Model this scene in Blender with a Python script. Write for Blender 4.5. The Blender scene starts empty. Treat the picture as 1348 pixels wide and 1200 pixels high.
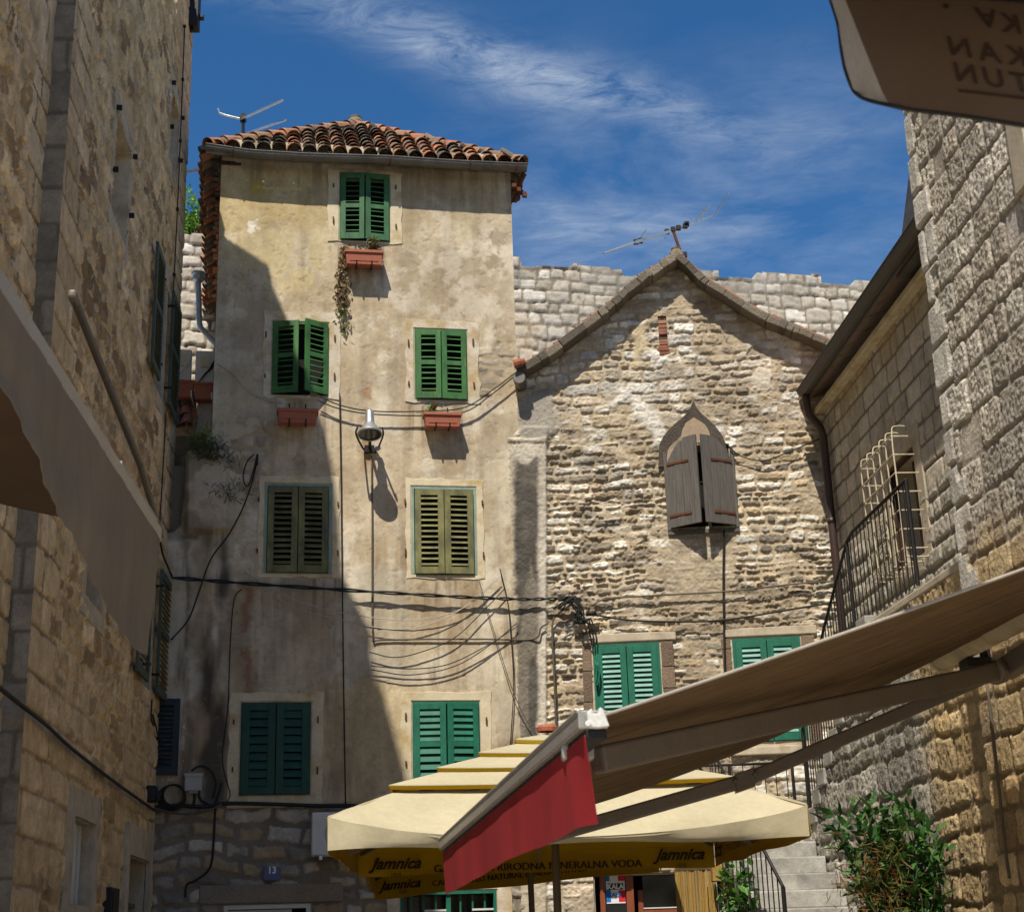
import bpy, bmesh, math, random
import numpy as np
from math import radians, sin, cos, pi, atan2, hypot
from mathutils import Matrix, Vector

# ------------------------------------------------------------------ camera, sky, sun, exposure
random.seed(7)
SC = bpy.context.scene
COL = SC.collection
PITCH, ROLL, FPX = radians(18.16), radians(1.75), 1966.0
CAMP = np.array([0, 0, 1.6])
_F = np.array([0, cos(PITCH), sin(PITCH)]); _R0 = np.array([1, 0, 0.]); _U0 = np.array([0, -sin(PITCH), cos(PITCH)])
_R = cos(ROLL) * _R0 - sin(ROLL) * _U0; _U = cos(ROLL) * _U0 + sin(ROLL) * _R0
cam = bpy.data.cameras.new('camera'); co = bpy.data.objects.new('camera', cam); COL.objects.link(co)
co.matrix_world = Matrix([[_R[i], _U[i], -_F[i], CAMP[i]] for i in range(3)] + [[0, 0, 0, 1]])
cam.sensor_width = 36; cam.lens = FPX / 1348 * 36; cam.clip_end = 500; cam.clip_start = 0.1
cam.dof.use_dof = True; cam.dof.focus_distance = 19.0; cam.dof.aperture_fstop = 7.0
SC.camera = co

LDIR = np.array([.17, .64, -1.0]); LDIR /= np.linalg.norm(LDIR)          # direction the sunlight travels
sun = bpy.data.lights.new('sun', 'SUN'); sun.energy = 4.3; sun.angle = radians(.5); sun.color = (1, .93, .80)
so = bpy.data.objects.new('sun', sun); COL.objects.link(so)
so.rotation_euler = Vector(LDIR).to_track_quat('-Z', 'Y').to_euler(); so.location = (-5, -15, 30)

wd = bpy.data.worlds.new('World'); SC.world = wd; wd.use_nodes = True
nt = wd.node_tree; nt.nodes.clear()
def N(t, **k):
    n = nt.nodes.new(t)
    for a, b in k.items(): setattr(n, a, b)
    return n
sky = N('ShaderNodeTexSky', sky_type='NISHITA', sun_disc=False)
sky.sun_elevation = math.asin(-LDIR[2]); sky.sun_rotation = atan2(-LDIR[0], -LDIR[1])
sky.air_density = 1.0; sky.dust_density = 0.25; sky.ozone_density = 3.0; sky.altitude = 50
bg = N('ShaderNodeBackground'); bg.inputs[1].default_value = 0.15
out = N('ShaderNodeOutputWorld')
# thin cirrus on a cloud layer: view direction projected to a plane overhead
geo = N('ShaderNodeTexCoord'); sep = N('ShaderNodeSeparateXYZ'); nt.links.new(geo.outputs['Generated'], sep.inputs[0])
def mth(op, a, b=None, c=None):
    n = N('ShaderNodeMath', operation=op)
    for i, x in enumerate((a, b, c)):
        if x is None: continue
        if isinstance(x, (int, float)): n.inputs[i].default_value = x
        else: nt.links.new(x, n.inputs[i])
    return n.outputs[0]
zc = mth('MAXIMUM', sep.outputs[2], .06)
px_, py_ = mth('DIVIDE', sep.outputs[0], zc), mth('DIVIDE', sep.outputs[1], zc)
comb = N('ShaderNodeCombineXYZ'); nt.links.new(px_, comb.inputs[0]); nt.links.new(py_, comb.inputs[1])
def wnoise(scale, det, rough, dist, mapping):
    mp = N('ShaderNodeMapping'); mp.inputs['Location'].default_value = mapping[0]; mp.inputs['Rotation'].default_value = (0, 0, mapping[1]); mp.inputs['Scale'].default_value = mapping[2]
    nt.links.new(comb.outputs[0], mp.inputs[0])
    n = N('ShaderNodeTexNoise'); n.inputs['Scale'].default_value = scale; n.inputs['Detail'].default_value = det
    n.inputs['Roughness'].default_value = rough; n.inputs['Distortion'].default_value = dist
    nt.links.new(mp.outputs[0], n.inputs[0]); return n.outputs[0]
def band(x0, y0, x1, y1, w0, w1):
    """soft streak on the cloud layer from one point to another"""
    dx, dy = x1 - x0, y1 - y0; L_ = hypot(dx, dy); dx /= L_; dy /= L_
    t = mth('ADD', mth('MULTIPLY', mth('SUBTRACT', px_, x0), dx), mth('MULTIPLY', mth('SUBTRACT', py_, y0), dy))
    s = mth('ADD', mth('MULTIPLY', mth('SUBTRACT', px_, x0), -dy), mth('MULTIPLY', mth('SUBTRACT', py_, y0), dx))
    wob = mth('MULTIPLY', mth('SUBTRACT', wnoise(3.0, 3, .5, 0, ((2, 1, 0), 0, (1, 1, 1))), .5), w0 * 2.6)
    s = mth('ADD', s, wob)
    e1 = mth('POWER', 2.718, mth('MULTIPLY', mth('MULTIPLY', s, s), -1 / (w0 * w0)))
    tt = mth('SUBTRACT', t, L_ / 2)
    e2 = mth('POWER', 2.718, mth('MULTIPLY', mth('MULTIPLY', tt, tt), -1 / (w1 * w1)))
    return mth('MULTIPLY', e1, e2)
def lay(x, y):
    d = _F + (x - 674) / FPX * _R - (y - 600) / FPX * _U; return d[0] / d[2], d[1] / d[2]
fib = wnoise(11, 12, .72, .7, ((0, 0, 0), .75, (1.0, 1.8, 1)))
soft = wnoise(3.2, 7, .6, .5, ((4, 7, 0), .3, (1, 1.3, 1)))
b1 = band(*lay(440, 15), *lay(880, 150), .042, .33)
b2 = band(*lay(680, 215), *lay(900, 420), .24, .3)
b3 = band(*lay(860, 200), *lay(1180, 330), .30, .35)
b4 = band(*lay(640, 100), *lay(800, 200), .09, .16)
fibm = mth('MULTIPLY', mth('MAXIMUM', mth('SUBTRACT', fib, .34), 0), 2.1)
softm = mth('MULTIPLY', mth('MAXIMUM', mth('SUBTRACT', soft, .36), 0), 2.4)
big = mth('ADD', mth('ADD', mth('MULTIPLY', b2, .50), mth('MULTIPLY', b3, .46)), mth('MULTIPLY', b4, .3))
cl = mth('ADD', mth('MULTIPLY', mth('MULTIPLY', b1, fibm), .85), mth('MULTIPLY', mth('MULTIPLY', big, mth('MULTIPLY', softm, mth('ADD', fibm, .45))), .8))
cl = mth('MINIMUM', cl, .85)
hsv = N('ShaderNodeHueSaturation'); hsv.inputs['Hue'].default_value = .502; hsv.inputs['Saturation'].default_value = 1.30; hsv.inputs['Value'].default_value = .57
nt.links.new(sky.outputs[0], hsv.inputs['Color'])
mx = N('ShaderNodeMix', data_type='RGBA'); nt.links.new(cl, mx.inputs[0]); nt.links.new(hsv.outputs[0], mx.inputs[6]); mx.inputs[7].default_value = (3.1, 3.5, 4.0, 1)
nt.links.new(mx.outputs[2], bg.inputs[0]); nt.links.new(bg.outputs[0], out.inputs[0])
SC.view_settings.view_transform = 'Standard'; SC.view_settings.look = 'None'; SC.view_settings.exposure = 0.42; SC.view_settings.gamma = 1
SC.render.engine = 'CYCLES'; SC.cycles.max_bounces = 8; SC.cycles.diffuse_bounces = 5; SC.cycles.transmission_bounces = 6

# ------------------------------------------------------------------ measuring helpers (plan of the square from the photograph)
def ray(x, y): return _F + (x - 674) / FPX * _R - (y - 600) / FPX * _U
def at(x, y, Y): d = ray(x, y); return CAMP + d * ((Y - CAMP[1]) / d[1])
class Fr:
    """a vertical plane: u runs along it, z up, d out of it"""
    def __init__(s, o, yaw, up=None):
        s.o = np.array([o[0], o[1], 0.]); a = radians(yaw)
        s.u = np.array([cos(a), sin(a), 0]); s.n = np.array([sin(a), -cos(a), 0]); s.z = np.array([0, 0, 1.]) if up is None else up
    def hit(s, x, y, d=0):
        r = ray(x, y); return CAMP + r * (((s.o + d * s.n - CAMP) @ s.n) / (r @ s.n))
    def uz(s, x, y, d=0):
        P = s.hit(x, y, d); return float((P - s.o) @ s.u), float(P[2])
    def w(s, u, z, d=0): return s.o + u * s.u + d * s.n + z * s.z
    def rect(s, x0, y0, x1, y1, d=0):
        xm, ym = (x0 + x1) / 2, (y0 + y1) / 2
        return s.uz(x0, ym, d)[0], s.uz(x1, ym, d)[0], s.uz(xm, y1, d)[1], s.uz(xm, y0, d)[1]
    def px(s, U, V):
        P0 = s.o - CAMP; w = P0 @ _F + U * (s.u @ _F) + V * _F[2]
        a = P0 @ _R + U * (s.u @ _R) + V * _R[2]; b = P0 @ _U + U * (s.u @ _U) + V * _U[2]
        return 674 + FPX * a / w, 600 - FPX * b / w
H = Fr(at(480, 700, 20), 9.8)            # plastered house
C = Fr(H.hit(700, 700), -4.5)            # gabled stone house
R = Fr(C.hit(1100, 700), -85.7)          # low house on the right
T = Fr(at(1250, 600, 9.5), -84.9)        # tall building on the right
L = Fr(H.hit(212, 850), 95.1)            # tall building on the left
W = Fr(at(800, 400, 27), 12.7)           # town wall
S = Fr(np.array([3.07, 16.0, 0]), -84.9) # wall that carries the stairs

# ------------------------------------------------------------------ numpy noise and stonework
def _h(ix, iy, seed):
    n = (ix.astype(np.int64) * 374761393 + iy.astype(np.int64) * 668265263 + seed * 974634777) & 0xffffffff
    n = ((n ^ (n >> 13)) * 1274126177) & 0xffffffff; n = ((n ^ (n >> 15)) * 2246822519) & 0xffffffff
    return ((n ^ (n >> 16)) & 0xffffff) / float(0xffffff)
def vn(x, y, seed=0):
    ix, iy = np.floor(x), np.floor(y); fx, fy = x - ix, y - iy
    fx = fx * fx * (3 - 2 * fx); fy = fy * fy * (3 - 2 * fy)
    a, b = _h(ix, iy, seed), _h(ix + 1, iy, seed); c, d = _h(ix, iy + 1, seed), _h(ix + 1, iy + 1, seed)
    return (a + (b - a) * fx) * (1 - fy) + (c + (d - c) * fx) * fy
def fbm(x, y, sc, oct=4, seed=0, rough=.5):
    x, y = x * sc, y * sc; t = 0; a = 1; s = 0
    for i in range(oct):
        t = t + a * vn(x, y, seed + i * 17); s += a; a *= rough
        x, y = x * 2.03 + 11.3, y * 2.03 + 5.7
    return np.clip((t / s - .5) * 1.5 + .5, 0, 1)
def sst(a, b, x):
    t = np.clip((x - a) / (b - a), 0, 1); return t * t * (3 - 2 * t)
def stones(U, V, seed, ch, ln, mort, bev, relief, rough, rsc, pal, mcol, warp=(0, 1), bury=0., tilt=0., jit=.18, mjit=.15, skip=0.):
    rg = np.random.RandomState(seed); sh = U.shape; U, V = U.ravel(), V.ravel()
    Uw = U + warp[0] * (fbm(U, V, warp[1], 3, seed + 1) - .5) * 2; Vw = V + warp[0] * (fbm(U, V, warp[1], 3, seed + 2) - .5) * 2
    if warp[0] > .015:
        Uw = Uw + .5 * warp[0] * (fbm(U, V, warp[1] * 4.1, 3, seed + 21) - .5) * 2; Vw = Vw + .5 * warp[0] * (fbm(U, V, warp[1] * 4.1, 3, seed + 22) - .5) * 2
    lo, hi = Vw.min() - .1, Vw.max() + .1; cs = [lo]
    while cs[-1] < hi: cs.append(cs[-1] + rg.uniform(*ch))
    cs = np.array(cs); ci = np.clip(np.searchsorted(cs, Vw) - 1, 0, len(cs) - 2)
    d = np.zeros_like(U); rnd = np.zeros((len(U), 4)); ul, uh = Uw.min() - 1, Uw.max() + 1; tu = np.zeros_like(U)
    order = np.argsort(ci, kind='stable'); bounds = np.searchsorted(ci[order], np.arange(len(cs)))
    for k in range(len(cs) - 1):
        idx = order[bounds[k]:bounds[k + 1]]
        if not len(idx): continue
        hgt = cs[k + 1] - cs[k]; ws = [ul + rg.uniform(0, ln[1])]
        while ws[-1] < uh: ws.append(ws[-1] + rg.uniform(*ln) * (.7 + .6 * (hgt - ch[0]) / max(ch[1] - ch[0], 1e-6)))
        ws = np.array(ws); si = np.clip(np.searchsorted(ws, Uw[idx]) - 1, 0, len(ws) - 2)
        r4 = rg.rand(len(ws), 4); r4[:, 3] = rg.rand(len(ws))
        du = np.minimum(Uw[idx] - ws[si], ws[si + 1] - Uw[idx]); dv = np.minimum(Vw[idx] - cs[k], cs[k + 1] - Vw[idx])
        dv = dv - r4[si, 2] * .25 * mort
        r = min(.05, .35 * hgt); a, b = np.maximum(r - du, 0), np.maximum(r - dv, 0)
        d[idx] = np.where((a > 0) & (b > 0), r - np.hypot(a, b), np.minimum(du, dv)); rnd[idx] = r4[si]
        tu[idx] = (Uw[idx] - ws[si]) / (ws[si + 1] - ws[si]) - .5
    body = sst(0, bev, d - mort * .5)
    rn = fbm(U, V, rsc, 5, seed + 5, .68) - .5; rn = .6 * rn + .8 * (np.abs(fbm(U, V, rsc * .7, 3, seed + 6, .6) - .5) - .18)
    st = body * (relief * (.55 + .45 * rnd[:, 0]) + tilt * tu * (rnd[:, 1] - .5) + rough * rn)
    if skip: st = np.where(rnd[:, 1] < skip, st * .2, st)
    mn = fbm(U, V, 2.3, 4, seed + 9)
    ml = bury * relief * np.clip((mn - .3) * 2.2, 0, 1.3) + .15 * rough * (fbm(U, V, 30, 2, seed + 8) - .5)
    ml = np.maximum(ml, 0)
    h = np.maximum(st, ml); m = sst(-.002, .004, st - ml) * np.clip(body * 3, 0, 1)
    pal = np.array(pal); pc = pal[(rnd[:, 3] * .9999 * len(pal)).astype(int)] * (1 - jit + 2 * jit * rnd[:, 2:3])
    pc = pc * (.78 + .44 * fbm(U, V, 9, 4, seed + 11, .6))[:, None]
    mc = np.array(mcol)[None] * (1 - mjit + 2 * mjit * fbm(U, V, 5, 4, seed + 12))[:, None]
    col = mc + (pc - mc) * m[:, None]
    return h.reshape(sh), col.reshape(sh + (3,))

# ------------------------------------------------------------------ mesh helpers
def wloc(o):
    v = Vector((0, 0, 0))
    while o is not None: v += o.location; o = o.parent
    return np.array(v)
def tag(o, label=None, cat=None, group=None, kind=None):
    if label: o['label'] = label
    if cat: o['category'] = cat
    if group: o['group'] = group
    if kind: o['kind'] = kind
    return o
def thing(name, label, cat, loc, group=None):
    o = bpy.data.objects.new(name, None); COL.objects.link(o); o.location = tuple(float(v) for v in loc); o.empty_display_size = .2
    return tag(o, label, cat, group)
def link(name, me, parent, mats, smooth):
    for m in (mats if isinstance(mats, (list, tuple)) else [mats]): me.materials.append(m)
    if smooth:
        me.polygons.foreach_set('use_smooth', np.ones(len(me.polygons), bool))
    o = bpy.data.objects.new(name, me); COL.objects.link(o)
    if parent is not None: o.parent = parent
    return o
class MB:
    def __init__(s): s.v = []; s.f = []; s.m = []; s.c = []; s.col = (1, 1, 1)
    def add(s, vs, fs, mat=0, col=None):
        b = len(s.v); s.v += [tuple(float(q) for q in p) for p in vs]; s.f += [tuple(b + i for i in f) for f in fs]; s.m += [mat] * len(fs)
        s.c += [tuple(col or s.col)] * len(vs); return b
    def box(s, fr, u0, u1, z0, z1, d0, d1, mat=0, col=None):
        P = [fr.w(u, z, d) for d in (d0, d1) for z in (z0, z1) for u in (u0, u1)]
        s.add(P, [(0, 1, 3, 2), (4, 6, 7, 5), (0, 2, 6, 4), (1, 5, 7, 3), (2, 3, 7, 6), (0, 4, 5, 1)], mat, col)
    def obox(s, c, ax, ay, az, mat=0, col=None):
        c, ax, ay, az = map(np.array, (c, ax, ay, az))
        P = [c + i * ax + j * ay + k * az for k in (-1, 1) for j in (-1, 1) for i in (-1, 1)]
        s.add(P, [(0, 1, 3, 2), (4, 6, 7, 5), (0, 2, 6, 4), (1, 5, 7, 3), (2, 3, 7, 6), (0, 4, 5, 1)], mat, col)
    def bar(s, a, b, w, h, up=(0, 0, 1), mat=0, col=None):
        a, b = np.array(a, float), np.array(b, float); t = b - a; ln = np.linalg.norm(t); t = t / ln
        x = np.cross(t, up); x /= np.linalg.norm(x); y = np.cross(x, t)
        s.obox((a + b) / 2, x * w / 2, t * ln / 2, y * h / 2, mat, col)
    def tube(s, pts, r, n=8, mat=0, col=None, closed=False):
        pts = [np.array(p, float) for p in pts]; rs = r if isinstance(r, (list, tuple)) else [r] * len(pts)
        rings = []; prev = None
        for i, p in enumerate(pts):
            t = pts[min(i + 1, len(pts) - 1)] - pts[max(i - 1, 0)]; t /= (np.linalg.norm(t) + 1e-9)
            ref = np.array([0, 0, 1.]) if abs(t[2]) < .9 else np.array([1., 0, 0])
            if prev is None: x = np.cross(t, ref)
            else: x = prev - t * (prev @ t)
            x /= (np.linalg.norm(x) + 1e-9); prev = x; y = np.cross(t, x)
            rings.append([p + rs[i] * (cos(2 * pi * k / n) * x + sin(2 * pi * k / n) * y) for k in range(n)])
        vs = [q for r_ in rings for q in r_]; fs = []
        for i in range(len(pts) - 1):
            for k in range(n): fs.append((i * n + k, i * n + (k + 1) % n, (i + 1) * n + (k + 1) % n, (i + 1) * n + k))
        if not closed: fs += [tuple(range(n - 1, -1, -1)), tuple((len(pts) - 1) * n + k for k in range(n))]
        s.add(vs, fs, mat, col)
    def prism(s, poly, off, mat=0, col=None):
        n = len(poly); off = np.array(off); vs = [np.array(p) for p in poly] + [np.array(p) + off for p in poly]
        s.add(vs, [tuple(range(n)), tuple(range(2 * n - 1, n - 1, -1))] + [(i, (i + 1) % n, n + (i + 1) % n, n + i) for i in range(n)], mat, col)
    def ring(s, inner, outer, off, mat=0, col=None):
        n = len(inner); off = np.array(off); I = [np.array(p) for p in inner]; O = [np.array(p) for p in outer]
        vs = I + O + [p + off for p in I] + [p + off for p in O]; fs = []
        for i in range(n):
            j = (i + 1) % n
            fs += [(2 * n + i, 2 * n + j, 3 * n + j, 3 * n + i), (n + i, n + j, 3 * n + j, 3 * n + i), (i, j, 2 * n + j, 2 * n + i)]
        s.add(vs, fs, mat, col)
    def grid(s, P, mat=0, col=None, thick=None, mat2=None):
        P = np.array(P); a, b = P.shape[:2]; q = lambda i, j: i * b + j
        fs = [(q(i, j), q(i + 1, j), q(i + 1, j + 1), q(i, j + 1)) for i in range(a - 1) for j in range(b - 1)]
        s.add(P.reshape(-1, 3), fs, mat, col)
        if thick is not None:
            P2 = P + np.array(thick); s.add(P2.reshape(-1, 3), [f[::-1] for f in fs], mat if mat2 is None else mat2, col)
            m = a * b; rim = [q(i, 0) for i in range(a)] + [q(a - 1, j) for j in range(1, b)] + [q(i, b - 1) for i in range(a - 2, -1, -1)] + [q(0, j) for j in range(b - 2, 0, -1)]
            allv = list(P.reshape(-1, 3)) + list(P2.reshape(-1, 3))
            vs = [allv[i] for i in rim] + [allv[m + i] for i in rim]; k = len(rim)
            s.add(vs, [(i, (i + 1) % k, k + (i + 1) % k, k + i) for i in range(k)], mat, col)
    def lathe(s, o, ax, prof, n=16, mat=0, col=None):
        o, ax = np.array(o), np.array(ax, float); ax /= np.linalg.norm(ax)
        x = np.cross(ax, (0, 0, 1) if abs(ax[2]) < .9 else (1, 0, 0)); x /= np.linalg.norm(x); y = np.cross(ax, x)
        vs = [o + ax * h + r * (cos(2 * pi * k / n) * x + sin(2 * pi * k / n) * y) for (r, h) in prof for k in range(n)]
        fs = [(i * n + k, i * n + (k + 1) % n, (i + 1) * n + (k + 1) % n, (i + 1) * n + k) for i in range(len(prof) - 1) for k in range(n)]
        s.add(vs, fs, mat, col)
    def build(s, name, mats, parent=None, smooth=False, bevel=0, origin=None, label=None):
        o0 = wloc(parent) if parent is not None else np.array(origin if origin is not None else np.array(s.v).mean(0))
        me = bpy.data.meshes.new(name); me.from_pydata([tuple(np.array(p) - o0) for p in s.v], [], s.f)
        me.polygons.foreach_set('material_index', s.m)
        ca = me.color_attributes.new('Col', 'FLOAT_COLOR', 'POINT')
        cc = np.ones((len(s.c), 4), np.float32); cc[:, :3] = s.c; ca.data.foreach_set('color', cc.ravel())
        bm = bmesh.new(); bm.from_mesh(me); bmesh.ops.recalc_face_normals(bm, faces=bm.faces); bm.to_mesh(me); bm.free()
        o = link(name, me, parent, mats, smooth)
        if parent is None: o.location = tuple(o0)
        if bevel:
            b = o.modifiers.new('bevel', 'BEVEL'); b.width = bevel; b.segments = 2; b.limit_method = 'ANGLE'; b.angle_limit = radians(40)
        if label: o['label'] = label
        return o
def inpoly(x, y, poly):
    r = np.zeros(x.shape, bool); n = len(poly)
    for i in range(n):
        (x0, y0), (x1, y1) = poly[i], poly[(i + 1) % n]
        if y0 == y1: continue
        c = (y0 > y) != (y1 > y); r ^= c & (x < (x1 - x0) * (y - y0) / (y1 - y0) + x0)
    return r
def wall(name, fr, us, vs, field, mat, parent, keep=None, holes=(), d=0):
    """a wall surface with real relief: field gives height out of the wall and stone colour"""
    U, V = np.meshgrid(us, vs); h, col = field(U, V); h = h + d
    P = fr.o + U[..., None] * fr.u + h[..., None] * fr.n + V[..., None] * fr.z - (wloc(parent) if parent is not None else 0)
    nv, nu = U.shape; idx = np.arange(nu * nv).reshape(nv, nu)
    q = np.stack([idx[:-1, :-1], idx[:-1, 1:], idx[1:, 1:], idx[1:, :-1]], -1).reshape(-1, 4)
    uc = ((U[:-1, :-1] + U[1:, 1:]) / 2).ravel(); vc = ((V[:-1, :-1] + V[1:, 1:]) / 2).ravel()
    ok = np.ones(len(q), bool)
    if keep is not None: ok &= inpoly(uc, vc, keep)
    for hl in holes:
        if len(hl) == 4 and not hasattr(hl[0], '__len__'): ok &= ~((uc > hl[0]) & (uc < hl[1]) & (vc > hl[2]) & (vc < hl[3]))
        else: ok &= ~inpoly(uc, vc, hl)
    q = q[ok]; used = np.unique(q); re = np.full(nu * nv, -1); re[used] = np.arange(len(used)); q = re[q]
    P = P.reshape(-1, 3)[used]; cc = np.ones((len(used), 4), np.float32); cc[:, :3] = np.clip(col.reshape(-1, 3)[used], 0.005, .9)
    me = bpy.data.meshes.new(name); me.vertices.add(len(P)); me.vertices.foreach_set('co', P.astype(np.float32).ravel())
    me.loops.add(q.size); me.loops.foreach_set('vertex_index', q.astype(np.int32).ravel())
    me.polygons.add(len(q)); me.polygons.foreach_set('loop_start', np.arange(0, q.size, 4, dtype=np.int32))
    me.update(calc_edges=True); me.validate()
    ca = me.color_attributes.new('Col', 'FLOAT_COLOR', 'POINT'); ca.data.foreach_set('color', cc.ravel())
    return link(name, me, parent, mat, True)
def spline(pts, n=8):
    p = [np.array(q, float) for q in pts]; p = [2 * p[0] - p[1]] + p + [2 * p[-1] - p[-2]]; o = []
    for i in range(1, len(p) - 2):
        for k in range(n):
            t = k / n; o.append(.5 * (2 * p[i] + (p[i + 1] - p[i - 1]) * t + (2 * p[i - 1] - 5 * p[i] + 4 * p[i + 1] - p[i + 2]) * t * t + (3 * p[i] - p[i - 1] - 3 * p[i + 1] + p[i + 2]) * t ** 3))
    o.append(p[-2]); return o
def lin(a, b, st): return np.linspace(a, b, max(2, int(round((b - a) / st)) + 1))

# ------------------------------------------------------------------ materials
def mat(name, base=None, rough=.85, metal=0., var=.2, vsc=6., stretch=(1, 1, 1), bump=(40, .3, .01), trans=0., spec=.3, fine=.15, tint=None, wash=0.):
    m = bpy.data.materials.new(name); m.use_nodes = True; t = m.node_tree; b = t.nodes['Principled BSDF']; o = t.nodes['Material Output']
    ln = t.links.new; nd = t.nodes.new
    tc = nd('ShaderNodeTexCoord'); mp = nd('ShaderNodeMapping'); mp.inputs['Scale'].default_value = stretch; ln(tc.outputs['Object'], mp.inputs[0])
    if base is None:
        a = nd('ShaderNodeAttribute'); a.attribute_name = 'Col'; c = a.outputs['Color']
    else:
        a = nd('ShaderNodeRGB'); a.outputs[0].default_value = (*base, 1); c = a.outputs[0]
    def noi(sc, det, rg=.6):
        n = nd('ShaderNodeTexNoise'); n.inputs['Scale'].default_value = sc; n.inputs['Detail'].default_value = det; n.inputs['Roughness'].default_value = rg
        ln(mp.outputs[0], n.inputs[0]); return n.outputs[0]
    def scale(c, f, amt):
        r = nd('ShaderNodeMapRange'); r.inputs[1].default_value = .25; r.inputs[2].default_value = .75; r.inputs[3].default_value = 1 - amt; r.inputs[4].default_value = 1 + amt; ln(f, r.inputs[0])
        x = nd('ShaderNodeVectorMath'); x.operation = 'SCALE'; ln(c, x.inputs[0]); ln(r.outputs[0], x.inputs['Scale']); return x.outputs[0]
    big = noi(vsc, 5)
    c = scale(c, big, var)
    if fine: c = scale(c, noi(vsc * 11, 4, .7), fine)
    if tint:
        n2 = noi(vsc * .6, 6, .65); r = nd('ShaderNodeMapRange'); r.inputs[1].default_value = tint[1]; r.inputs[2].default_value = tint[2]; ln(n2, r.inputs[0])
        r.inputs[4].default_value = tint[3] if len(tint) > 3 else 1
        x = nd('ShaderNodeMix'); x.data_type = 'RGBA'; ln(r.outputs[0], x.inputs[0]); ln(c, x.inputs[6]); x.inputs[7].default_value = (*tint[0], 1); c = x.outputs[2]
    ln(c, b.inputs['Base Color']); b.inputs['Roughness'].default_value = rough; b.inputs['Metallic'].default_value = metal
    b.inputs['Specular IOR Level'].default_value = spec
    if bump:
        bn = nd('ShaderNodeBump'); bn.inputs['Strength'].default_value = bump[1]; bn.inputs['Distance'].default_value = bump[2]; ln(noi(bump[0], 6, .65), bn.inputs['Height']); ln(bn.outputs[0], b.inputs['Normal'])
    if trans:
        tr = nd('ShaderNodeBsdfTranslucent'); ln(c, tr.inputs[0]); ms = nd('ShaderNodeMixShader'); ms.inputs[0].default_value = trans
        ln(b.outputs[0], ms.inputs[1]); ln(tr.outputs[0], ms.inputs[2]); ln(ms.outputs[0], o.inputs[0])
    return m
M_STONE = mat('stone_relief', None, .9, var=.12, vsc=3, bump=(55, .55, .012), fine=.22)
M_ROUGH = mat('rock_faced_stone', None, .92, var=.14, vsc=4, bump=(38, .8, .03), fine=.3)
M_PLASTER = mat('old_plaster', None, .92, var=.12, vsc=2.2, bump=(45, .35, .01), fine=.12)
M_STRIM = mat('dressed_stone', (.47, .40, .30), .9, var=.22, vsc=5, bump=(45, .4, .008), tint=((.23, .17, .10), .52, .75, .8))
M_LIME = mat('limewashed_surround', (.62, .53, .37), .9, var=.15, vsc=5, bump=(50, .4, .008), tint=((.42, .29, .10), .50, .68, .8))
M_WHITEL = mat('white_lime_patch', (.60, .53, .42), .9, var=.2, vsc=5, bump=(50, .5, .01), tint=((.42, .30, .13), .44, .62, .85))
M_STEP = mat('pale_step_stone', (.42, .40, .36), .9, var=.3, vsc=4, bump=(40, .5, .012), tint=((.15, .14, .125), .40, .66, .8))
def paint(name, c, peel=None, pr=(.6, .7), var=.2): return mat(name, c, .6, var=var * 1.5, vsc=7, fine=.25, stretch=(1, 1, .5), bump=(60, .2, .004), tint=(peel, *pr, .85) if peel else None, spec=.4)
M_GREEN = paint('bright_green_paint', (.04, .135, .035), (.16, .24, .06), (.56, .72), .3)
M_TOPGREEN = paint('mid_green_paint', (.035, .125, .045), (.12, .22, .1), (.58, .74), .3)
M_OLIVE = paint('faded_olive_paint', (.165, .155, .06), (.075, .075, .04), (.5, .66), .35)
M_TEAL = paint('deep_green_paint', (.008, .125, .075), (.02, .17, .11), (.58, .74), .2)
M_DKGREEN = paint('bottle_green_paint', (.008, .055, .034), (.015, .08, .05), (.58, .74), .2)
M_NAVY = paint('blue_black_paint', (.006, .018, .022))
M_SHUT = paint('grey_green_paint', (.05, .075, .06))
M_TEALPALE = paint('pale_green_slat_paint', (.15, .33, .275), None, var=.12)
M_JAMB = paint('pale_blue_green_jamb', (.22, .32, .27), (.4, .38, .25))
M_WOOD = mat('weathered_wood', (.125, .112, .10), .9, var=.35, vsc=5, stretch=(9, 9, .6), bump=(30, .6, .01), fine=.35)
M_REDWOOD = mat('red_brown_wood', (.22, .06, .025), .45, var=.2, vsc=6, stretch=(3, 3, .5), spec=.4)
M_TILE = mat('roof_tile', None, .9, var=.25, vsc=9, bump=(60, .5, .01), tint=((.09, .085, .07), .52, .68, .8))
M_IRON = mat('wrought_iron', (.025, .023, .022), .55, .5, var=.3, tint=((.10, .045, .02), .58, .75, .7))
M_RUST = mat('rusty_iron', (.14, .05, .025), .85, .2, var=.35, vsc=12)
M_ZINC = mat('weathered_zinc', (.16, .15, .135), .5, .55, var=.35, vsc=4, tint=((.10, .06, .035), .55, .72, .7))
M_GUTTER = mat('brown_gutter_metal', (.085, .074, .066), .5, .3, var=.15)
M_PIPE = mat('brown_downpipe_metal', (.075, .048, .045), .45, .3, var=.12)
M_GALV = mat('galvanised_metal', (.45, .46, .47), .4, .8, var=.2)
M_ALU = mat('aluminium', (.6, .6, .58), .35, .85, var=.15)
M_BLACK = mat('black_plastic', (.012, .012, .013), .5, var=.2)
M_CABLE = mat('black_cable', (.016, .017, .016), .6, var=.2)
M_GCABLE = mat('grey_cable', (.10, .085, .065), .7, var=.2)
M_PCABLE = mat('pale_cable', (.45, .42, .36), .7, var=.15)
M_TERRA = mat('terracotta_plastic', (.36, .115, .065), .6, var=.12, vsc=10)
M_SOIL = mat('soil', (.05, .035, .02), .95)
M_DARK = mat('dark_room', (.012, .012, .011), .9, var=.1, bump=None)
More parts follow.
